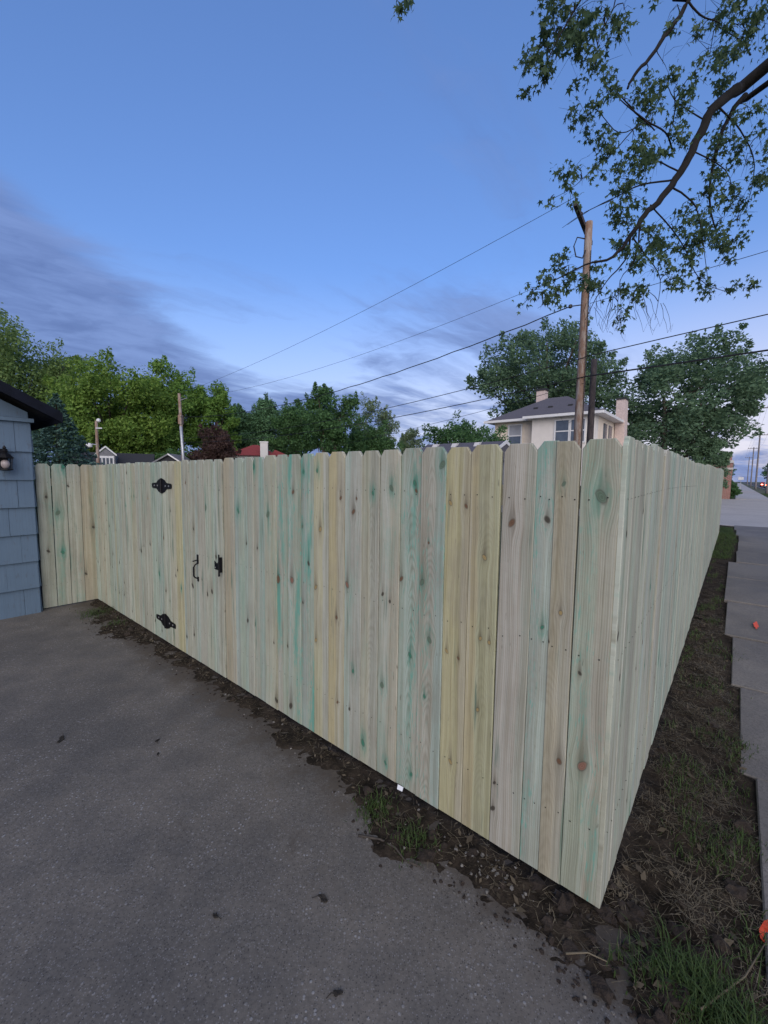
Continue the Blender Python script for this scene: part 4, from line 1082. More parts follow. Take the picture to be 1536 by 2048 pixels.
# ------------------------------------------------------------------ far end of the street
def brick_mat():
    m, s, b = newmat('red_brick')
    x, y, z = s.xyz(s.coord())
    n = s.node('ShaderNodeTexBrick'); s.put(n.inputs['Vector'], s.vec(x + y, z, 0.0))
    n.inputs['Color1'].default_value = (0.30, 0.10, 0.075, 1); n.inputs['Color2'].default_value = (0.22, 0.07, 0.055, 1)
    n.inputs['Mortar'].default_value = (0.42, 0.36, 0.33, 1); n.inputs['Scale'].default_value = 1.0
    n.inputs['Brick Width'].default_value = 0.22; n.inputs['Row Height'].default_value = 0.09; n.inputs['Mortar Size'].default_value = 0.012
    s.put(b.inputs['Base Color'], S(s, n.outputs[0])); b.inputs['Roughness'].default_value = 0.9
    return m
M_BRICK = brick_mat()
bp = frame_l('brick_pillar', 46.4, -1.12, 0.2, 'red brick gate pillar at the end of the pavement apron', 'pillar')
MB().box((0, 0, -0.1), (0.75, 0.75, 2.5)).build('pillar_shaft', M_BRICK, bp)
MB().box((-0.06, -0.06, 2.5), (0.81, 0.81, 2.67)).build('pillar_cap', M_CONC, bp)
bw = frame_l('brick_wall', 46.55, -5.68, 0.2, 'low red brick wall running left from the gate pillar', 'wall')
MB().box((0, 0, -0.1), (4.5, 0.4, 1.7)).build('wall_body', M_BRICK, bw)
MB().box((-0.05, -0.05, 1.7), (4.5, 0.45, 1.8)).build('wall_cap', M_CONC, bw)
sb = frame_l('brick_shop', 74.0, -9.5, 0.2, 'small brick shop with pale parapet and white sign down the street', 'building')
MB().box((0, 0, -0.2), (8.9, 9, 4.0)).build('wall', M_BRICK, sb)
MB().box((-0.1, -0.1, 4.0), (9.0, 9.1, 4.35)).build('parapet', M_CONC, sb)
MB().box((7.6, -0.12, 2.3), (8.8, -0.01, 2.9)).build('sign_board', M_WHITE, sb)
MB().box((7.7, -0.06, 0.9), (8.3, -0.01, 2.1)).build('window', M_PANE, sb)
MB().box((8.91, 1.0, 0.8), (8.96, 3.0, 2.4)).build('window', M_PANE, sb)
MB().box((8.3, 2.0, 4.35), (8.8, 2.6, 5.3)).build('chimney', M_BRICK, sb)
sg_ = empty('street_sign', P3(92, 0.5), math.atan2(-SX, SY), 'small white street sign on a thin post down the pavement', 'sign')
MB().tube([(0, 0, -0.2), (0, 0, 2.3)], 0.04, 6).build('post', M_STEEL, sg_)
MB().box((-0.35, -0.06, 1.75), (0.35, -0.04, 2.2)).build('sign_panel', M_WHITE, sg_)

M_HEAD = emit_mat('headlight', (1.0, 0.86, 0.62), 60.0)
M_TAIL = emit_mat('tail_light', (1.0, 0.07, 0.03), 25.0)
M_TYRE = mat('tyre', (0.02, 0.02, 0.02), 0.85, 0.2, 9.0)
def car(s, l, heading, c, label, lights):
    x, y = XY(s, l)
    t = empty('car', (x, y, gz(s) - 0.035), SA + (math.pi if heading < 0 else 0), label, 'car')
    paint = mat('car_paint', c, 0.25, 0.05, 3.0, spec=0.7)
    prof = [(-2.2, 0.35), (2.2, 0.35), (2.28, 0.6), (2.15, 0.85), (1.1, 0.98), (0.45, 1.42), (-1.2, 1.45), (-1.85, 1.02), (-2.2, 0.95), (-2.28, 0.6)]
    MB().prism([(a, -0.88, z) for a, z in prof], (0, 1.76, 0)).build('body', paint, t)
    MB().prism([(1.02, -0.89, 1.0), (0.43, -0.89, 1.37), (-1.15, -0.89, 1.39), (-1.68, -0.89, 1.03)], (0, 1.78, 0)).build('side_glass', M_PANE, t)
    MB().prism([(1.12, -0.75, 1.0), (0.5, -0.7, 1.4), (0.5, 0.7, 1.4), (1.12, 0.75, 1.0)], (0.02, 0, 0.012)).build('windscreen', M_PANE, t)
    for wx in (-1.4, 1.4):
        for wy in (-0.9, 0.72):
            MB().prism([(wx + 0.33 * math.cos(k * math.pi / 8), wy, 0.33 + 0.33 * math.sin(k * math.pi / 8)) for k in range(16)], (0, 0.18, 0)).build('wheel', M_TYRE, t)
    for wy in (-0.62, 0.62):
        MB().prism([(2.22, wy - 0.13, 0.62), (2.22, wy + 0.13, 0.62), (2.22, wy + 0.13, 0.78), (2.22, wy - 0.13, 0.78)], (0.05, 0, 0)).build('headlight', M_HEAD if lights == 'head' else M_WHITE, t)
        MB().prism([(-2.27, wy - 0.15, 0.7), (-2.27, wy + 0.15, 0.7), (-2.27, wy + 0.15, 0.88), (-2.27, wy - 0.15, 0.88)], (0.05, 0, 0)).build('tail_light', M_TAIL, t)
    return t
car(96, 5.7, -1, (0.10, 0.10, 0.11), 'dark car with lit headlights coming down the road', 'head')
car(128, 5.7, 1, (0.35, 0.35, 0.36), 'silver car with red tail lights stopped on the road', 'tail')
car(150, 5.7, 1, (0.25, 0.05, 0.05), 'red car queuing ahead of the silver car', 'tail')

# ------------------------------------------------------------------ street maple leaning in from the right
LIMBS = {
    'top': [ (3.89, 5.8, 9.61, 0.035), (2.98, 5.5, 8.47, 0.026), (2.4, 5.3, 7.6, 0.018), (2.09, 5.2, 7.02, 0.012), (1.88, 5.2, 6.66, 0.008), (1.73, 5.2, 6.29, 0.004) ],
    'top2': [ (2.4, 5.3, 7.6, 0.012), (1.42, 5.1, 7.57, 0.009), (0.64, 5.0, 7.25, 0.006), (0.24, 5.0, 6.92, 0.003) ],
    'top3': [ (2.4, 5.3, 7.6, 0.012), (2.57, 5.25, 7.19, 0.008), (2.39, 5.2, 6.77, 0.006), (2.35, 5.2, 6.4, 0.003) ],
    'main': [ (5.5, 6.6, 7.76, 0.1), (4.97, 6.5, 7.33, 0.085), (4.6, 6.4, 6.98, 0.075), (4.36, 6.35, 6.51, 0.066), (4.13, 6.3, 6.07, 0.058), (3.87, 6.25, 5.7, 0.05), (3.61, 6.2, 5.43, 0.042), (3.41, 6.15, 5.14, 0.034), (3.14, 6.1, 4.81, 0.022), (2.74, 6.05, 4.68, 0.014), (2.31, 6.0, 4.45, 0.008) ],
    'main2': [ (5.69, 6.8, 7.7, 0.05), (5.36, 6.8, 7.52, 0.045), (5.08, 6.75, 7.13, 0.035), (4.9, 6.7, 6.53, 0.025), (4.87, 6.7, 5.96, 0.016), (5.08, 6.7, 5.24, 0.008) ],
    'upper': [ (3.95, 5.9, 8.22, 0.04), (3.83, 5.9, 7.87, 0.034), (3.58, 5.85, 7.47, 0.03), (3.32, 5.8, 7.1, 0.026), (3.14, 5.8, 6.89, 0.022), (3.05, 5.8, 6.72, 0.016) ],
    'uptwig': [ (3.81, 5.9, 7.87, 0.016), (3.99, 5.9, 7.7, 0.012), (4.25, 5.9, 7.61, 0.007) ],
    'a': [ (3.56, 6.0, 6.39, 0.009), (3.28, 6.0, 6.61, 0.012), (3.03, 6.0, 6.85, 0.006) ],
    'a0': [ (4.0, 6.3, 6.36, 0.016), (3.79, 6.15, 6.48, 0.012), (3.42, 6.0, 6.51, 0.012), (3.04, 5.95, 6.72, 0.007) ],
    'b': [ (3.42, 6.0, 6.48, 0.008), (3.09, 6.0, 6.35, 0.007), (2.81, 6.0, 6.6, 0.005) ],
    'c': [ (3.29, 6.0, 6.42, 0.008), (3.04, 6.0, 6.13, 0.007), (2.75, 6.0, 5.88, 0.006), (2.49, 6.0, 5.65, 0.004), (2.2, 6.0, 5.49, 0.003) ],
    'd': [ (4.07, 6.3, 5.97, 0.016), (3.55, 6.25, 5.86, 0.012), (3.18, 6.2, 5.66, 0.008), (2.84, 6.2, 5.49, 0.006), (2.53, 6.2, 5.29, 0.003) ],
    'd2': [ (3.15, 6.2, 5.63, 0.006), (2.77, 6.2, 5.46, 0.005), (2.46, 6.2, 5.25, 0.003) ],
    'e': [ (4.0, 6.3, 5.9, 0.016), (4.41, 6.4, 5.73, 0.012), (4.54, 6.4, 5.43, 0.008), (4.65, 6.4, 4.94, 0.005), (4.76, 6.4, 4.45, 0.003) ],
    'f': [ (3.41, 6.15, 5.14, 0.018), (3.37, 6.2, 4.83, 0.013), (3.14, 6.2, 4.55, 0.009), (2.98, 6.2, 4.28, 0.006), (2.85, 6.2, 4.0, 0.003) ],
    'g': [ (3.55, 6.2, 5.3, 0.014), (3.51, 6.2, 4.83, 0.01), (3.32, 6.2, 4.55, 0.006), (3.31, 6.2, 4.0, 0.003) ],
    'h': [ (3.46, 6.2, 5.13, 0.012), (3.71, 6.3, 4.95, 0.01), (3.95, 6.3, 4.61, 0.006), (3.91, 6.3, 4.05, 0.003) ],
    'i': [ (5.15, 6.5, 7.79, 0.014), (4.91, 6.4, 7.89, 0.01), (4.47, 6.3, 7.98, 0.005) ],
    'j': [ (4.7, 6.4, 7.01, 0.016), (5.17, 6.6, 6.87, 0.012), (5.59, 6.8, 6.53, 0.008), (5.58, 6.9, 5.87, 0.004) ],
    'k': [ (4.5, 6.4, 6.84, 0.012), (3.99, 6.3, 7.02, 0.008), (3.77, 6.2, 7.25, 0.004) ],
    'l': [ (4.13, 6.3, 6.07, 0.014), (3.77, 6.3, 6.23, 0.009), (3.42, 6.2, 6.22, 0.005) ],
    'm': [ (4.32, 6.4, 6.44, 0.012), (4.99, 6.6, 6.32, 0.008), (5.17, 6.6, 5.9, 0.004) ],
    'n': [ (3.68, 6.2, 5.57, 0.012), (4.33, 6.5, 5.27, 0.01), (4.67, 6.5, 4.71, 0.006), (5.13, 6.5, 4.53, 0.004) ],
}
BLOBS = [
    (1.6, 5.2, 6.6, 0.16, 0.24, 30),    (1.78, 5.2, 6.34, 0.17, 0.21, 34),    (1.88, 5.2, 6.81, 0.28, 0.31, 70),    (2.1, 5.2, 6.97, 0.28, 0.21, 70),    (2.17, 5.2, 6.66, 0.22, 0.25, 60),    (2.35, 5.2, 6.45, 0.16, 0.16, 26),    (2.44, 5.2, 6.93, 0.25, 0.25, 60),    (2.66, 5.2, 7.03, 0.14, 0.14, 18),    (0.21, 5.0, 6.86, 0.13, 0.1, 14),    (4.74, 6.2, 7.89, 0.37, 0.33, 70),    (5.07, 6.2, 7.95, 0.22, 0.3, 40),    (4.46, 6.2, 8.01, 0.3, 0.22, 45),    (4.2, 6.2, 7.82, 0.26, 0.22, 35),    (4.36, 6.2, 7.51, 0.3, 0.26, 45),    (4.74, 6.2, 7.54, 0.22, 0.22, 30),    (4.11, 6.1, 7.13, 0.16, 0.13, 16),    (3.6, 5.9, 7.72, 0.16, 0.18, 16),    (3.58, 5.9, 7.1, 0.21, 0.16, 24),    (3.82, 6.0, 6.98, 0.16, 0.14, 18),    (3.39, 6.0, 6.95, 0.22, 0.16, 26),    (2.89, 6.0, 7.06, 0.09, 0.13, 10),    (2.94, 6.0, 6.79, 0.13, 0.13, 20),    (3.2, 6.0, 6.76, 0.16, 0.16, 22),    (2.62, 6.0, 6.5, 0.23, 0.19, 48),    (2.69, 6.0, 6.35, 0.12, 0.1, 14),    (3.54, 6.1, 6.69, 0.2, 0.16, 36),    (3.87, 6.1, 6.76, 0.19, 0.19, 34),    (3.92, 6.2, 6.61, 0.19, 0.18, 30),    (2.87, 6.0, 6.2, 0.16, 0.16, 30),    (2.94, 6.0, 6.07, 0.13, 0.1, 18),    (3.32, 6.1, 6.34, 0.13, 0.15, 20),    (2.51, 6.0, 5.91, 0.16, 0.09, 18),    (2.82, 6.0, 5.85, 0.09, 0.07, 9),    (2.62, 6.0, 5.74, 0.12, 0.09, 13),    (2.39, 6.0, 5.62, 0.07, 0.09, 9),    (2.47, 6.0, 5.49, 0.07, 0.07, 8),    (2.2, 6.0, 5.49, 0.06, 0.06, 7),    (3.23, 6.2, 5.92, 0.28, 0.22, 60),    (3.57, 6.2, 6.09, 0.25, 0.22, 46),    (3.77, 6.2, 6.29, 0.19, 0.19, 34),    (3.36, 6.2, 5.63, 0.19, 0.18, 30),    (3.16, 6.2, 5.43, 0.13, 0.18, 24),    (3.34, 6.2, 5.3, 0.19, 0.18, 36),    (4.76, 6.5, 7.33, 0.23, 0.17, 26),    (5.37, 6.7, 7.26, 0.29, 0.21, 40),    (5.55, 6.7, 6.85, 0.21, 0.29, 36),    (5.03, 6.6, 6.8, 0.27, 0.22, 44),    (4.82, 6.6, 6.59, 0.24, 0.24, 40),    (5.36, 6.7, 6.46, 0.29, 0.24, 40),    (5.76, 6.8, 6.39, 0.16, 0.24, 20),    (5.01, 6.6, 6.11, 0.24, 0.21, 34),    (5.4, 6.7, 5.97, 0.29, 0.21, 38),    (4.65, 6.5, 5.9, 0.2, 0.2, 28),    (5.31, 6.7, 5.68, 0.21, 0.16, 22),    (4.97, 6.6, 5.62, 0.32, 0.27, 60),    (4.57, 6.5, 5.55, 0.28, 0.26, 60),    (4.63, 6.5, 5.2, 0.3, 0.26, 64),    (4.34, 6.5, 5.13, 0.23, 0.23, 40),    (5.01, 6.6, 5.19, 0.16, 0.17, 22),    (5.13, 6.6, 5.05, 0.11, 0.13, 12),    (4.1, 6.4, 5.42, 0.2, 0.18, 34),    (3.76, 6.3, 5.22, 0.23, 0.21, 44),    (3.64, 6.3, 4.95, 0.23, 0.2, 40),    (3.29, 6.2, 4.96, 0.18, 0.16, 30),    (3.87, 6.3, 4.74, 0.24, 0.2, 38),    (4.16, 6.4, 4.65, 0.2, 0.17, 26),    (2.44, 6.0, 4.62, 0.17, 0.12, 30),    (2.25, 6.0, 4.45, 0.2, 0.14, 30),    (2.63, 6.1, 4.5, 0.18, 0.16, 36),    (2.39, 6.0, 4.25, 0.13, 0.09, 16),    (2.01, 6.0, 4.32, 0.1, 0.07, 12),    (1.91, 6.0, 4.15, 0.04, 0.07, 6),    (2.16, 6.0, 4.12, 0.07, 0.07, 9),    (2.97, 6.2, 4.45, 0.19, 0.18, 36),    (3.19, 6.2, 4.28, 0.16, 0.13, 22),    (3.67, 6.3, 4.39, 0.17, 0.18, 24),    (3.41, 6.2, 4.14, 0.12, 0.1, 10),    (3.35, 6.2, 3.97, 0.07, 0.07, 7),    (4.67, 6.5, 4.67, 0.14, 0.2, 20),    (4.83, 6.5, 4.53, 0.16, 0.11, 14),    (4.35, 6.4, 4.59, 0.09, 0.08, 9),    (5.13, 6.5, 4.57, 0.2, 0.11, 22),    (5.14, 6.5, 5.28, 0.08, 0.08, 6),    (5.35, 6.7, 5.68, 0.11, 0.08, 8),]

M_MBARK = mat('dark_maple_bark', (0.014, 0.012, 0.012), 0.95, 0.5, 10.0, 0.8, stretch=(1, 1, 0.3))
L_FG = leaf_mat('street_maple_leaf', (0.068, 0.118, 0.056), (0.118, 0.178, 0.084), 0.3, 0.5)
tx, ty = XY(7.2, 3.3)
smap = empty('street_maple', (tx, ty, gz(7.2)), 0, 'street maple whose drooping leafy limbs reach in from the upper right', 'tree')
O = Vector((tx, ty, gz(7.2)))
mb = MB()
r0 = Vector(LIMBS['main'][0][:3]) - O
mb.tube([(0, 0, -0.4), (0.02, 0, 1.5), (-0.05, 0.05, 3.2), (-0.1, 0.1, 4.6), (-0.15, 0.3, 6.2), (-0.1, 0.4, 8.3), (0.0, 0.4, 9.6), (0.1, 0.4, 10.8)], [0.42, 0.33, 0.30, 0.28, 0.24, 0.19, 0.11, 0.04], 12)
mb.build('trunk', M_MBARK, smap, smooth=True)
def limb(pts, start=None):
    p = [Vector(q_[:3]) - O for q_ in pts]; r = [q_[3] * 0.85 for q_ in pts]
    if start is not None: p = [Vector(start[0])] + p; r = [start[1]] + r
    # smooth with Catmull-Rom
    out, rad = [], []
    for i in range(len(p) - 1):
        a, b_, c_, d_ = p[max(i - 1, 0)], p[i], p[i + 1], p[min(i + 2, len(p) - 1)]
        for k in range(4):
            t = k / 4
            out.append(0.5 * ((2 * b_) + (c_ - a) * t + (2 * a - 5 * b_ + 4 * c_ - d_) * t * t + (3 * b_ - a - 3 * c_ + d_) * t ** 3))
            rad.append(r[i] + (r[i + 1] - r[i]) * t)
    out.append(p[-1]); rad.append(r[-1])
    jr = random.Random(len(p) * 7 + int(abs(p[0].x) * 100))
    out = [o_ + Vector((jr.uniform(-1, 1), jr.uniform(-1, 1), jr.uniform(-1, 1))) * min(0.012, r_ * 0.5) for o_, r_ in zip(out, rad)]
    return out, rad
allpts = []
for k, v in LIMBS.items():
    st = {'main': ((-0.1, 0.4, 8.35), 0.13), 'main2': ((-0.12, 0.38, 8.0), 0.07), 'upper': ((-0.1, 0.4, 8.9), 0.06), 'top': ((0.0, 0.4, 9.3), 0.05)}.get(k)
    pts, rad = limb(v, st)
    MB().tube(pts, rad, 8).build('limb', M_MBARK, smap, smooth=True)
    allpts += [(p + O) for p in pts]
# leaf: a five lobed star
def star(rs):
    ang = [90, 126, 150, 186, 214, 270, 326, 354, 30, 54]
    lr = [1.0, 0.36, 0.82, 0.32, 0.55, 0.18, 0.55, 0.32, 0.82, 0.36]
    return np.array([(math.cos(R(a)) * r, math.sin(R(a)) * r + 0.15, 0) for a, r in zip(ang, lr)])
ST = star(None)
rs = np.random.RandomState(77)
LV = []; twigs = MB(); tw2 = []
apn = np.array([tuple(p) for p in allpts])
todo = list(range(len(BLOBS))); cen = np.array([q_[:3] for q_ in BLOBS]); net = apn.copy()
srcs = {}
while todo:
    dm = np.linalg.norm(cen[todo][:, None, :] - net[None], axis=2)
    i_, j_ = np.unravel_index(np.argmin(dm), dm.shape); t_ = todo.pop(i_)
    srcs[t_] = net[j_].copy(); net = np.vstack([net, cen[t_], cen[t_] * 0.5 + net[j_] * 0.5])
for bi, (bx, by, bz, rx, rz_, n) in enumerate(BLOBS):
    c = np.array([bx, by, bz]); src = srcs[bi]
    mid_ = (src + c) / 2 + np.array([rs.uniform(-0.05, 0.05), rs.uniform(-0.05, 0.05), 0.06 + 0.12 * np.linalg.norm(c - src)])
    end_ = c + np.array([(c[0] - src[0]) * 0.3, 0, -rz_ * 0.7])
    twigs.tube([Vector(p) - O for p in (src, src * 0.6 + mid_ * 0.4 + np.array([0, 0, 0.02]), mid_, (mid_ + c) / 2, c, end_)], [0.007, 0.006, 0.005, 0.004, 0.003, 0.0015], 4)
    for k in range(max(2, n // 7)):
        e = c + rs.normal(size=3) * np.array([rx, rx, rz_]) * 0.7
        s_ = mid_ * 0.3 + c * 0.7 + rs.normal(size=3) * 0.02
        twigs.tube([Vector(p) - O for p in (s_, (s_ + e) / 2 + np.array([0, 0, 0.04]), e)], [0.003, 0.002, 0.001], 3)
    sub = [c + rs.normal(size=3) * np.array([rx, rx, rz_]) * 0.55 for _ in range(max(2, n // 8))]
    for k in range(int(n * 2.5)):
        q0 = sub[rs.randint(len(sub))]
        p = q0 + rs.normal(size=3) * np.array([0.055, 0.055, 0.05])
        yaw, pit, rol = rs.uniform(0, 6.28), rs.normal(-1.0, 0.55), rs.normal(0, 0.5)
        m_ = np.array((Matrix.Rotation(yaw, 3, 'Z') @ Matrix.Rotation(pit, 3, 'X') @ Matrix.Rotation(rol, 3, 'Y')))
        s_ = rs.choice([0.034, 0.046, 0.058, 0.072]) * rs.uniform(0.85, 1.15)
        v = ST.copy(); v[:, 2] = -0.35 * v[:, 0] ** 2 - 0.2 * v[:, 1] ** 2
        LV.append(((v * s_) @ m_.T + p - np.array(O), rx))
tag(twigs.build('twigs', M_MBARK, smap), kind='stuff')
# bare hanging twigs
mb = MB()
for k in range(26):
    x_ = rs.uniform(2.75, 4.0); z_ = rs.uniform(4.15, 4.6); y_ = rs.uniform(6.05, 6.4)
    p = [Vector((x_, y_, z_))]; dxn = rs.uniform(-0.05, 0.05)
    for j in range(5):
        p.append(p[-1] + Vector((dxn + rs.uniform(-0.03, 0.03), rs.uniform(-0.02, 0.02), -rs.uniform(0.05, 0.13) + (0.05 * j * (j > 3)))))
    mb.tube([q_ - O for q_ in p], [0.004, 0.0035, 0.003, 0.0025, 0.002, 0.0015], 4)
tag(mb.build('hanging_twigs', M_MBARK, smap), kind='stuff')
# the rest of the crown, above and right of the view
extra = []
for k in range(46):
    c = np.array([rs.uniform(-0.2, 3.6), rs.uniform(-3.4, 1.6), rs.uniform(7.0, 11.0)])
    extra.append(leaves(rs, c, (0.8, 0.8, 0.6), 110, 0.085, elong=1.1))
tag(link('upper_crown', poly_mesh('upper_crown', np.concatenate(extra), L_FG), smap), kind='stuff')
V10 = np.array([v for v, _ in LV])
order = rs.permutation(len(V10))
for k in order[:300]:
    c = V10[k].mean(0)
    me = bpy.data.meshes.new('leaf'); me.from_pydata([tuple(q_ - c) for q_ in V10[k]], [], [tuple(range(10))]); me.materials.append(L_FG)
    link('leaf', me, smap, loc=tuple(c))
tag(link('leaves', poly_mesh('leaves', V10[order[300:]], L_FG), smap), kind='stuff')

# ------------------------------------------------------------------ small things on the ground
M_STRAW = leaf_mat('dry_straw', (0.075, 0.060, 0.040), (0.26, 0.22, 0.15), 0.4, 0.1)
M_GRASS = leaf_mat('grass_blade', (0.040, 0.075, 0.022), (0.075, 0.115, 0.035), 0.3, 0.2)
M_CLOD = mat('soil_clod', (0.042, 0.031, 0.024), 1.0, 0.5, 30.0, 0.8)
M_STONE = mat('pale_pebble', (0.17, 0.16, 0.145), 0.8, 0.4, 60.0)
gr = np.random.RandomState(9)
def gpos(s, l): 
    x, y = XY(s, l); return np.array([x, y, gz(s) + max(soil_h(s, l), 0.0)])
def blades(spots, hgt, wid, bend, mtl, label, cat, flat=0.0):
    V = []
    for s, l, hm in spots:
        p = gpos(s, l); an = gr.uniform(0, 6.28); h = hgt * hm * (gr.uniform(0.3, 1.0) + 0.9 * gr.uniform() ** 4); w_ = wid * gr.uniform(0.7, 1.3)
        d_ = np.array([math.cos(an), math.sin(an), 0]); n_ = np.array([-d_[1], d_[0], 0])
        up = np.array([0, 0, 1.0]) * (1 - flat) + np.array([0, 0, 0.08])
        pts = [p - up * 0.01, p + up * h * 0.5 + d_ * h * bend * 0.25 + d_ * h * flat * 0.5, p + up * h * (1 - 0.3 * bend) + d_ * h * bend * 0.9 + d_ * h * flat]
        if flat: pts[0] = p + np.array([0, 0, 0.006]); pts[2][2] = p[2] + gr.uniform(0.002, 0.03); pts[1] += n_ * h * gr.uniform(-0.15, 0.15)
        V.append([pts[0] - n_ * w_, pts[0] + n_ * w_, pts[1] + n_ * w_ * 0.8, pts[1] - n_ * w_ * 0.8])
        V.append([pts[1] - n_ * w_ * 0.8, pts[1] + n_ * w_ * 0.8, pts[2] + n_ * w_ * 0.1, pts[2] - n_ * w_ * 0.1])
    o = link(cat, poly_mesh(cat, np.array(V), mtl))
    return tag(o, label, cat, kind='stuff')
def scatter(n, s0, s1, l0, l1, ok=None, hm=1.0):
    out = []
    while len(out) < n:
        s, l = gr.uniform(s0, s1), gr.uniform(l0, l1)
        if ok is None or ok(s, l): out.append((s, l, hm))
    return out
def on_soil(s, l): return soil_h(s, l) > 0.004 and (s < 1.72 or l > -0.30)
def tuft(n, s, l, r, hm=1.0):
    return [(s + gr.normal() * r, l + gr.normal() * r, hm * gr.uniform(0.5, 1.1)) for _ in range(n)]
sp = scatter(900, 1.40, 1.74, -6.5, 0.2, on_soil) + scatter(5200, 1.45, 6.5, -0.30, 0.34, on_soil) + scatter(1200, 6.5, 16, -0.30, 0.14, on_soil)
for _ in range(70):
    cs_, cl_ = gr.uniform(1.5, 7.5), gr.uniform(-0.26, 0.22)
    sp += [(cs_ + gr.normal() * 0.07, cl_ + gr.normal() * 0.04, 1.3) for _k in range(45) if True]
sp = [q_ for q_ in sp if on_soil(q_[0], q_[1])]
blades(sp, 0.050, 0.0010, 0.4, M_STRAW, 'pale dry straw scattered over the dug soil', 'straw', 0.85)
sp = []
for a in ((700, 1.64, 0.02, 0.07, 1.3), (420, 1.58, 0.14, 0.06, 1.2), (160, 1.62, -0.12, 0.05, 0.9), (300, 1.52, -1.32, 0.05, 0.6), (220, 1.50, -1.05, 0.05, 0.6), (260, 1.55, -5.9, 0.10, 0.9), (160, 1.6, -5.3, 0.08, 0.5),
          (120, 2.3, -0.02, 0.08, 0.6), (140, 2.9, 0.05, 0.08, 0.6), (120, 2.5, 0.17, 0.05, 0.7), (140, 3.4, 0.08, 0.07, 0.7), (150, 4.2, -0.1, 0.1, 0.7), (150, 5.1, -0.05, 0.1, 0.7), (150, 1.95, 0.2, 0.07, 0.8)): sp += tuft(*a)
sp += scatter(1500, 1.5, 10.5, -0.28, 0.15, lambda s, l: on_soil(s, l) and mnoise.noise((s * 2.3, l * 5, 3)) > 0.15, 0.6)
sp += scatter(5200, 10.8, 17.4, -0.30, 0.12, on_soil, 0.9)
blades(sp, 0.075, 0.0019, 0.75, M_GRASS, 'short green grass tufts growing along the fence strip', 'grass')
sp = scatter(9000, 19, 70, 2.35, 4.35, None, 1.0)
blades(sp, 0.10, 0.006, 0.5, M_GRASS, 'grass verge between the far pavement and the kerb', 'verge grass')

def lump(mb, p, r, rnd, squash=0.7):
    bm_ = bmesh.new(); bmesh.ops.create_icosphere(bm_, subdivisions=2 if r > 0.02 else 1, radius=1.0)
    off_ = Vector((rnd.uniform(0, 50), rnd.uniform(0, 50), 0))
    vs = []
    for v in bm_.verts:
        k = 1 + 0.75 * mnoise.noise(v.co * 1.2 + off_) + 0.55 * mnoise.noise(v.co * 3.1 + off_) 
        q_ = v.co * r * k; vs.append((p[0] + q_.x, p[1] + q_.y, p[2] + q_.z * squash))
    mb.add(vs, [tuple(v.index for v in f.verts) for f in bm_.faces]); bm_.free()
cr_ = random.Random(21)
mb = MB()
for k in range(420):
    if k < 260: s, l = 1.66 + cr_.gauss(0, 0.12), -0.16 + cr_.gauss(0, 0.16)
    elif k < 340: s, l = cr_.uniform(1.45, 1.72), cr_.uniform(-6.0, -0.5)
    else: s, l = cr_.uniform(1.7, 6), cr_.uniform(-0.28, 0.2)
    if not on_soil(s, l): continue
    p = gpos(s, l); lump(mb, p, cr_.choice((0.007, 0.010, 0.014, 0.020, 0.030)) * cr_.uniform(0.7, 1.2), cr_)
tag(mb.build('soil_clods', M_CLOD), 'loose brown clods heaped round the fence corner post hole', 'clods', kind='stuff')
mb = MB()
for k in range(150):
    s, l = cr_.uniform(1.36, 1.70), cr_.uniform(-5.5, -0.1)
    if k < 60: s, l = 1.60 + cr_.gauss(0, 0.05), -0.72 + cr_.gauss(0, 0.10)
    if s > 1.72: continue
    p = gpos(s, l); lump(mb, (p[0], p[1], p[2] + 0.002), cr_.uniform(0.003, 0.0075), cr_, 0.8)
tag(mb.build('gravel', M_STONE), 'small pale stones scattered in the soil strip', 'gravel', kind='stuff')

mb = MB()
for k in range(520):
    l = cr_.uniform(-6.3, 0.2); s = interp(l, FRONT_EDGE) - abs(cr_.gauss(0, 0.07)) + 0.05
    if k % 3 == 0: l = -0.35 + cr_.gauss(0, 0.35); s = interp(l, FRONT_EDGE) - abs(cr_.gauss(0, 0.06)) + 0.04
    if l > 0.4 or s > 1.72: continue
    x, y = XY(s, l); lump(mb, (x, y, gz(s) + max(soil_h(s, l), 0.0) + 0.001), 0.0016 + 0.008 * cr_.random() ** 3, cr_, 0.7)
tag(mb.build('soil_crumbs', M_CLOD), 'scattered dark soil crumbs along the driveway edge', 'crumbs', kind='stuff')
M_LITTER = leaf_mat('leaf_litter', (0.045, 0.036, 0.026), (0.13, 0.105, 0.07), 0.4, 0.1)
V = []
for k in range(1500):
    if k < 1000: s, l = gr.uniform(1.5, 7.0), gr.uniform(-0.28, 0.25)
    else: l = gr.uniform(-6.0, 0.1); s = gr.uniform(1.42, 1.72)
    if not on_soil(s, l): continue
    V.append(leaves(gr, gpos(s, l) + np.array([0, 0, 0.006]), (0.01, 0.01, 0.004), 1, gr.uniform(0.010, 0.026), up=3.0, elong=1.6)[0])
tag(link('leaf_litter', poly_mesh('leaf_litter', np.array(V), M_LITTER)), 'brown leaf litter lying on the dug soil', 'leaf litter', kind='stuff')
M_TWIG = mat('dry_twig', (0.075, 0.062, 0.05), 0.9, 0.4, 40.0)
M_DEAD = mat('dead_leaf', (0.03, 0.026, 0.022), 0.9, 0.5, 40.0)
def twig(pts, r, label, m=None):
    p = [Vector((*XY(s, l), gz(s) + z)) for s, l, z in pts]
    o_ = p[0].copy()
    mb = MB().tube([q_ - o_ for q_ in p], [r * (1 - 0.6 * k / (len(p) - 1)) for k in range(len(p))], 6)
    tag(mb.build('twig', m or M_TWIG, loc=tuple(o_), smooth=True), label, 'twig')
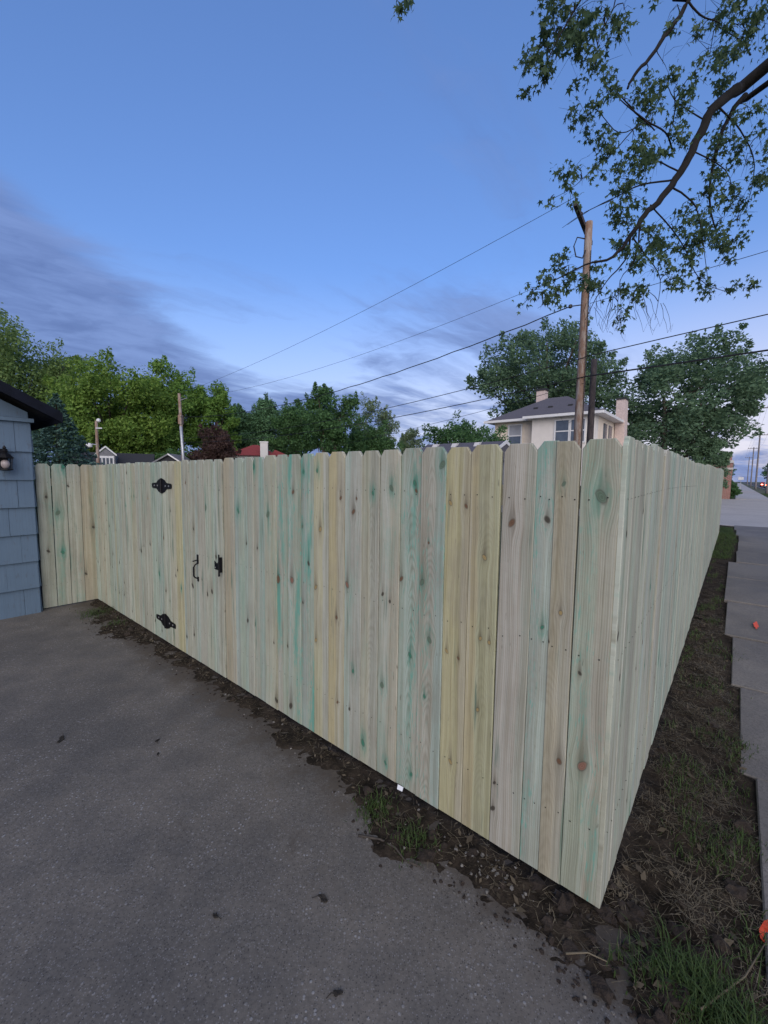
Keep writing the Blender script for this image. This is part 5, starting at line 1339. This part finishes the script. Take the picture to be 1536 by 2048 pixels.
twig([(1.36, -1.28, 0.006), (1.41, -1.18, 0.010), (1.42, -1.10, 0.012), (1.40, -1.03, 0.010), (1.42, -0.96, 0.008)], 0.006, 'thin curved twig lying at the edge of the soil on the driveway')
twig([(1.47, -0.36, 0.03), (1.52, -0.30, 0.035), (1.53, -0.24, 0.04)], 0.004, 'pale straight stick in the soil below the fence corner', M_STRAW)
twig([(1.58, 0.02, 0.04), (1.80, 0.13, 0.03), (2.02, 0.20, 0.03)], 0.004, 'long pale stem lying across the bottom right soil', M_STRAW)
def debris(s, l, r, label, seed):
    rd = random.Random(seed); x, y = XY(s, l)
    pts = []
    n = 9
    for k in range(n):
        a = 2 * math.pi * k / n; q_ = r * rd.uniform(0.45, 1.2)
        pts.append((q_ * math.cos(a), q_ * 0.55 * math.sin(a), 0.003 + rd.uniform(0, r * 0.4)))
    mb = MB().add(pts + [(0, 0, 0.006)] + [(a, b_, 0.0008) for a, b_, _ in pts], [(k, (k + 1) % n, n) for k in range(n)] + [(k, n + 1 + k, n + 1 + (k + 1) % n, (k + 1) % n) for k in range(n)])
    mb.tube([(r * 0.4, 0, 0.006), (r * 1.1, r * 0.3, 0.012), (r * 1.9, r * 0.9, 0.006)], [0.003, 0.002, 0.0015], 4)
    tag(mb.build('dead_leaf', M_DEAD, loc=(x, y, gz(s)), rot=(0, 0, rd.uniform(0, 6))), label, 'leaf')
debris(0.73, -1.45, 0.016, 'curled dark leaf on the open driveway left of centre', 1)
debris(1.05, -1.18, 0.022, 'curled dark leaf with a stem nearer the fence', 2)
debris(0.87, -0.91, 0.018, 'curled dark leaf at the bottom edge of the driveway', 3)
debris(1.03, -2.76, 0.018, 'small dark leaf on the driveway below the gate', 4)
debris(0.98, -2.62, 0.014, 'second small dark leaf beside the one below the gate', 6)
debris(0.63, -3.23, 0.03, 'dark leaf crumb far left on the driveway', 5)
mb = MB(); lump(mb, (0, 0, 0.012), 0.034, cr_, 0.6)
tag(mb.build('soil_lump', M_CLOD, loc=P3(1.455, -0.235)), 'large brown lump of soil on the driveway edge below the corner', 'soil lump')
M_TAGW = mat('white_tag', (0.75, 0.76, 0.78), 0.5, 0.05, 9.0)
def scrap(al, label):
    x, y = A.x + DAB.x * al, A.y + DAB.y * al
    nx, ny = DAB.y, -DAB.x
    mb = MB().add([(-0.018, -0.004, 0.0), (0.02, -0.004, 0.002), (0.022, -0.016, -0.013), (-0.012, -0.018, -0.015), (-0.018, -0.003, 0.001), (0.02, -0.003, 0.003), (0.022, -0.015, -0.012), (-0.012, -0.017, -0.014)],
                  [(0, 1, 2, 3), (7, 6, 5, 4), (0, 4, 5, 1), (1, 5, 6, 2), (2, 6, 7, 3), (3, 7, 4, 0)])
    tag(mb.build('paper_tag', M_TAGW, loc=(x + nx * 0.02, y + ny * 0.02, zf_front(al) + 0.006), rot=(0, 0, ang_f)), label, 'tag')
scrap(5.30, 'white paper tag poking from under the fence boards')
# marking paint on the pavement
M_OPAINT = mat('orange_marking_paint', (0.85, 0.10, 0.04), 0.6, 0.25, 30.0)
def splat(s, l, rs_, rl, z, label, seed, drape=False):
    rd = random.Random(seed); n = 22; pts = []; q_ = [rd.uniform(0.7, 1.15) for _ in range(n)]
    def pt(a, b_): return P3(a, b_, (max(soil_h(a, b_), 0.0) + 0.010) if drape else z)
    for rr in (0.35, 0.7, 1.0):
        for k in range(n):
            a = 2 * math.pi * k / n
            pts.append(pt(s + rs_ * q_[k] * rr * math.cos(a), l + rl * q_[k] * rr * math.sin(a)))
    fs = [tuple(range(n))] + [(j * n + k, j * n + (k + 1) % n, (j + 1) * n + (k + 1) % n, (j + 1) * n + k) for j in range(2) for k in range(n)]
    tag(MB().add(pts, fs).build('paint_mark', M_OPAINT), label, 'paint mark')
splat(6.25, 0.27, 0.16, 0.022, 0.036, 'small orange paint dash on the middle pavement slab', 1)
splat(2.06, 0.235, 0.09, 0.055, 0.0, 'bright orange paint spot at the right edge near the grass', 2, True)
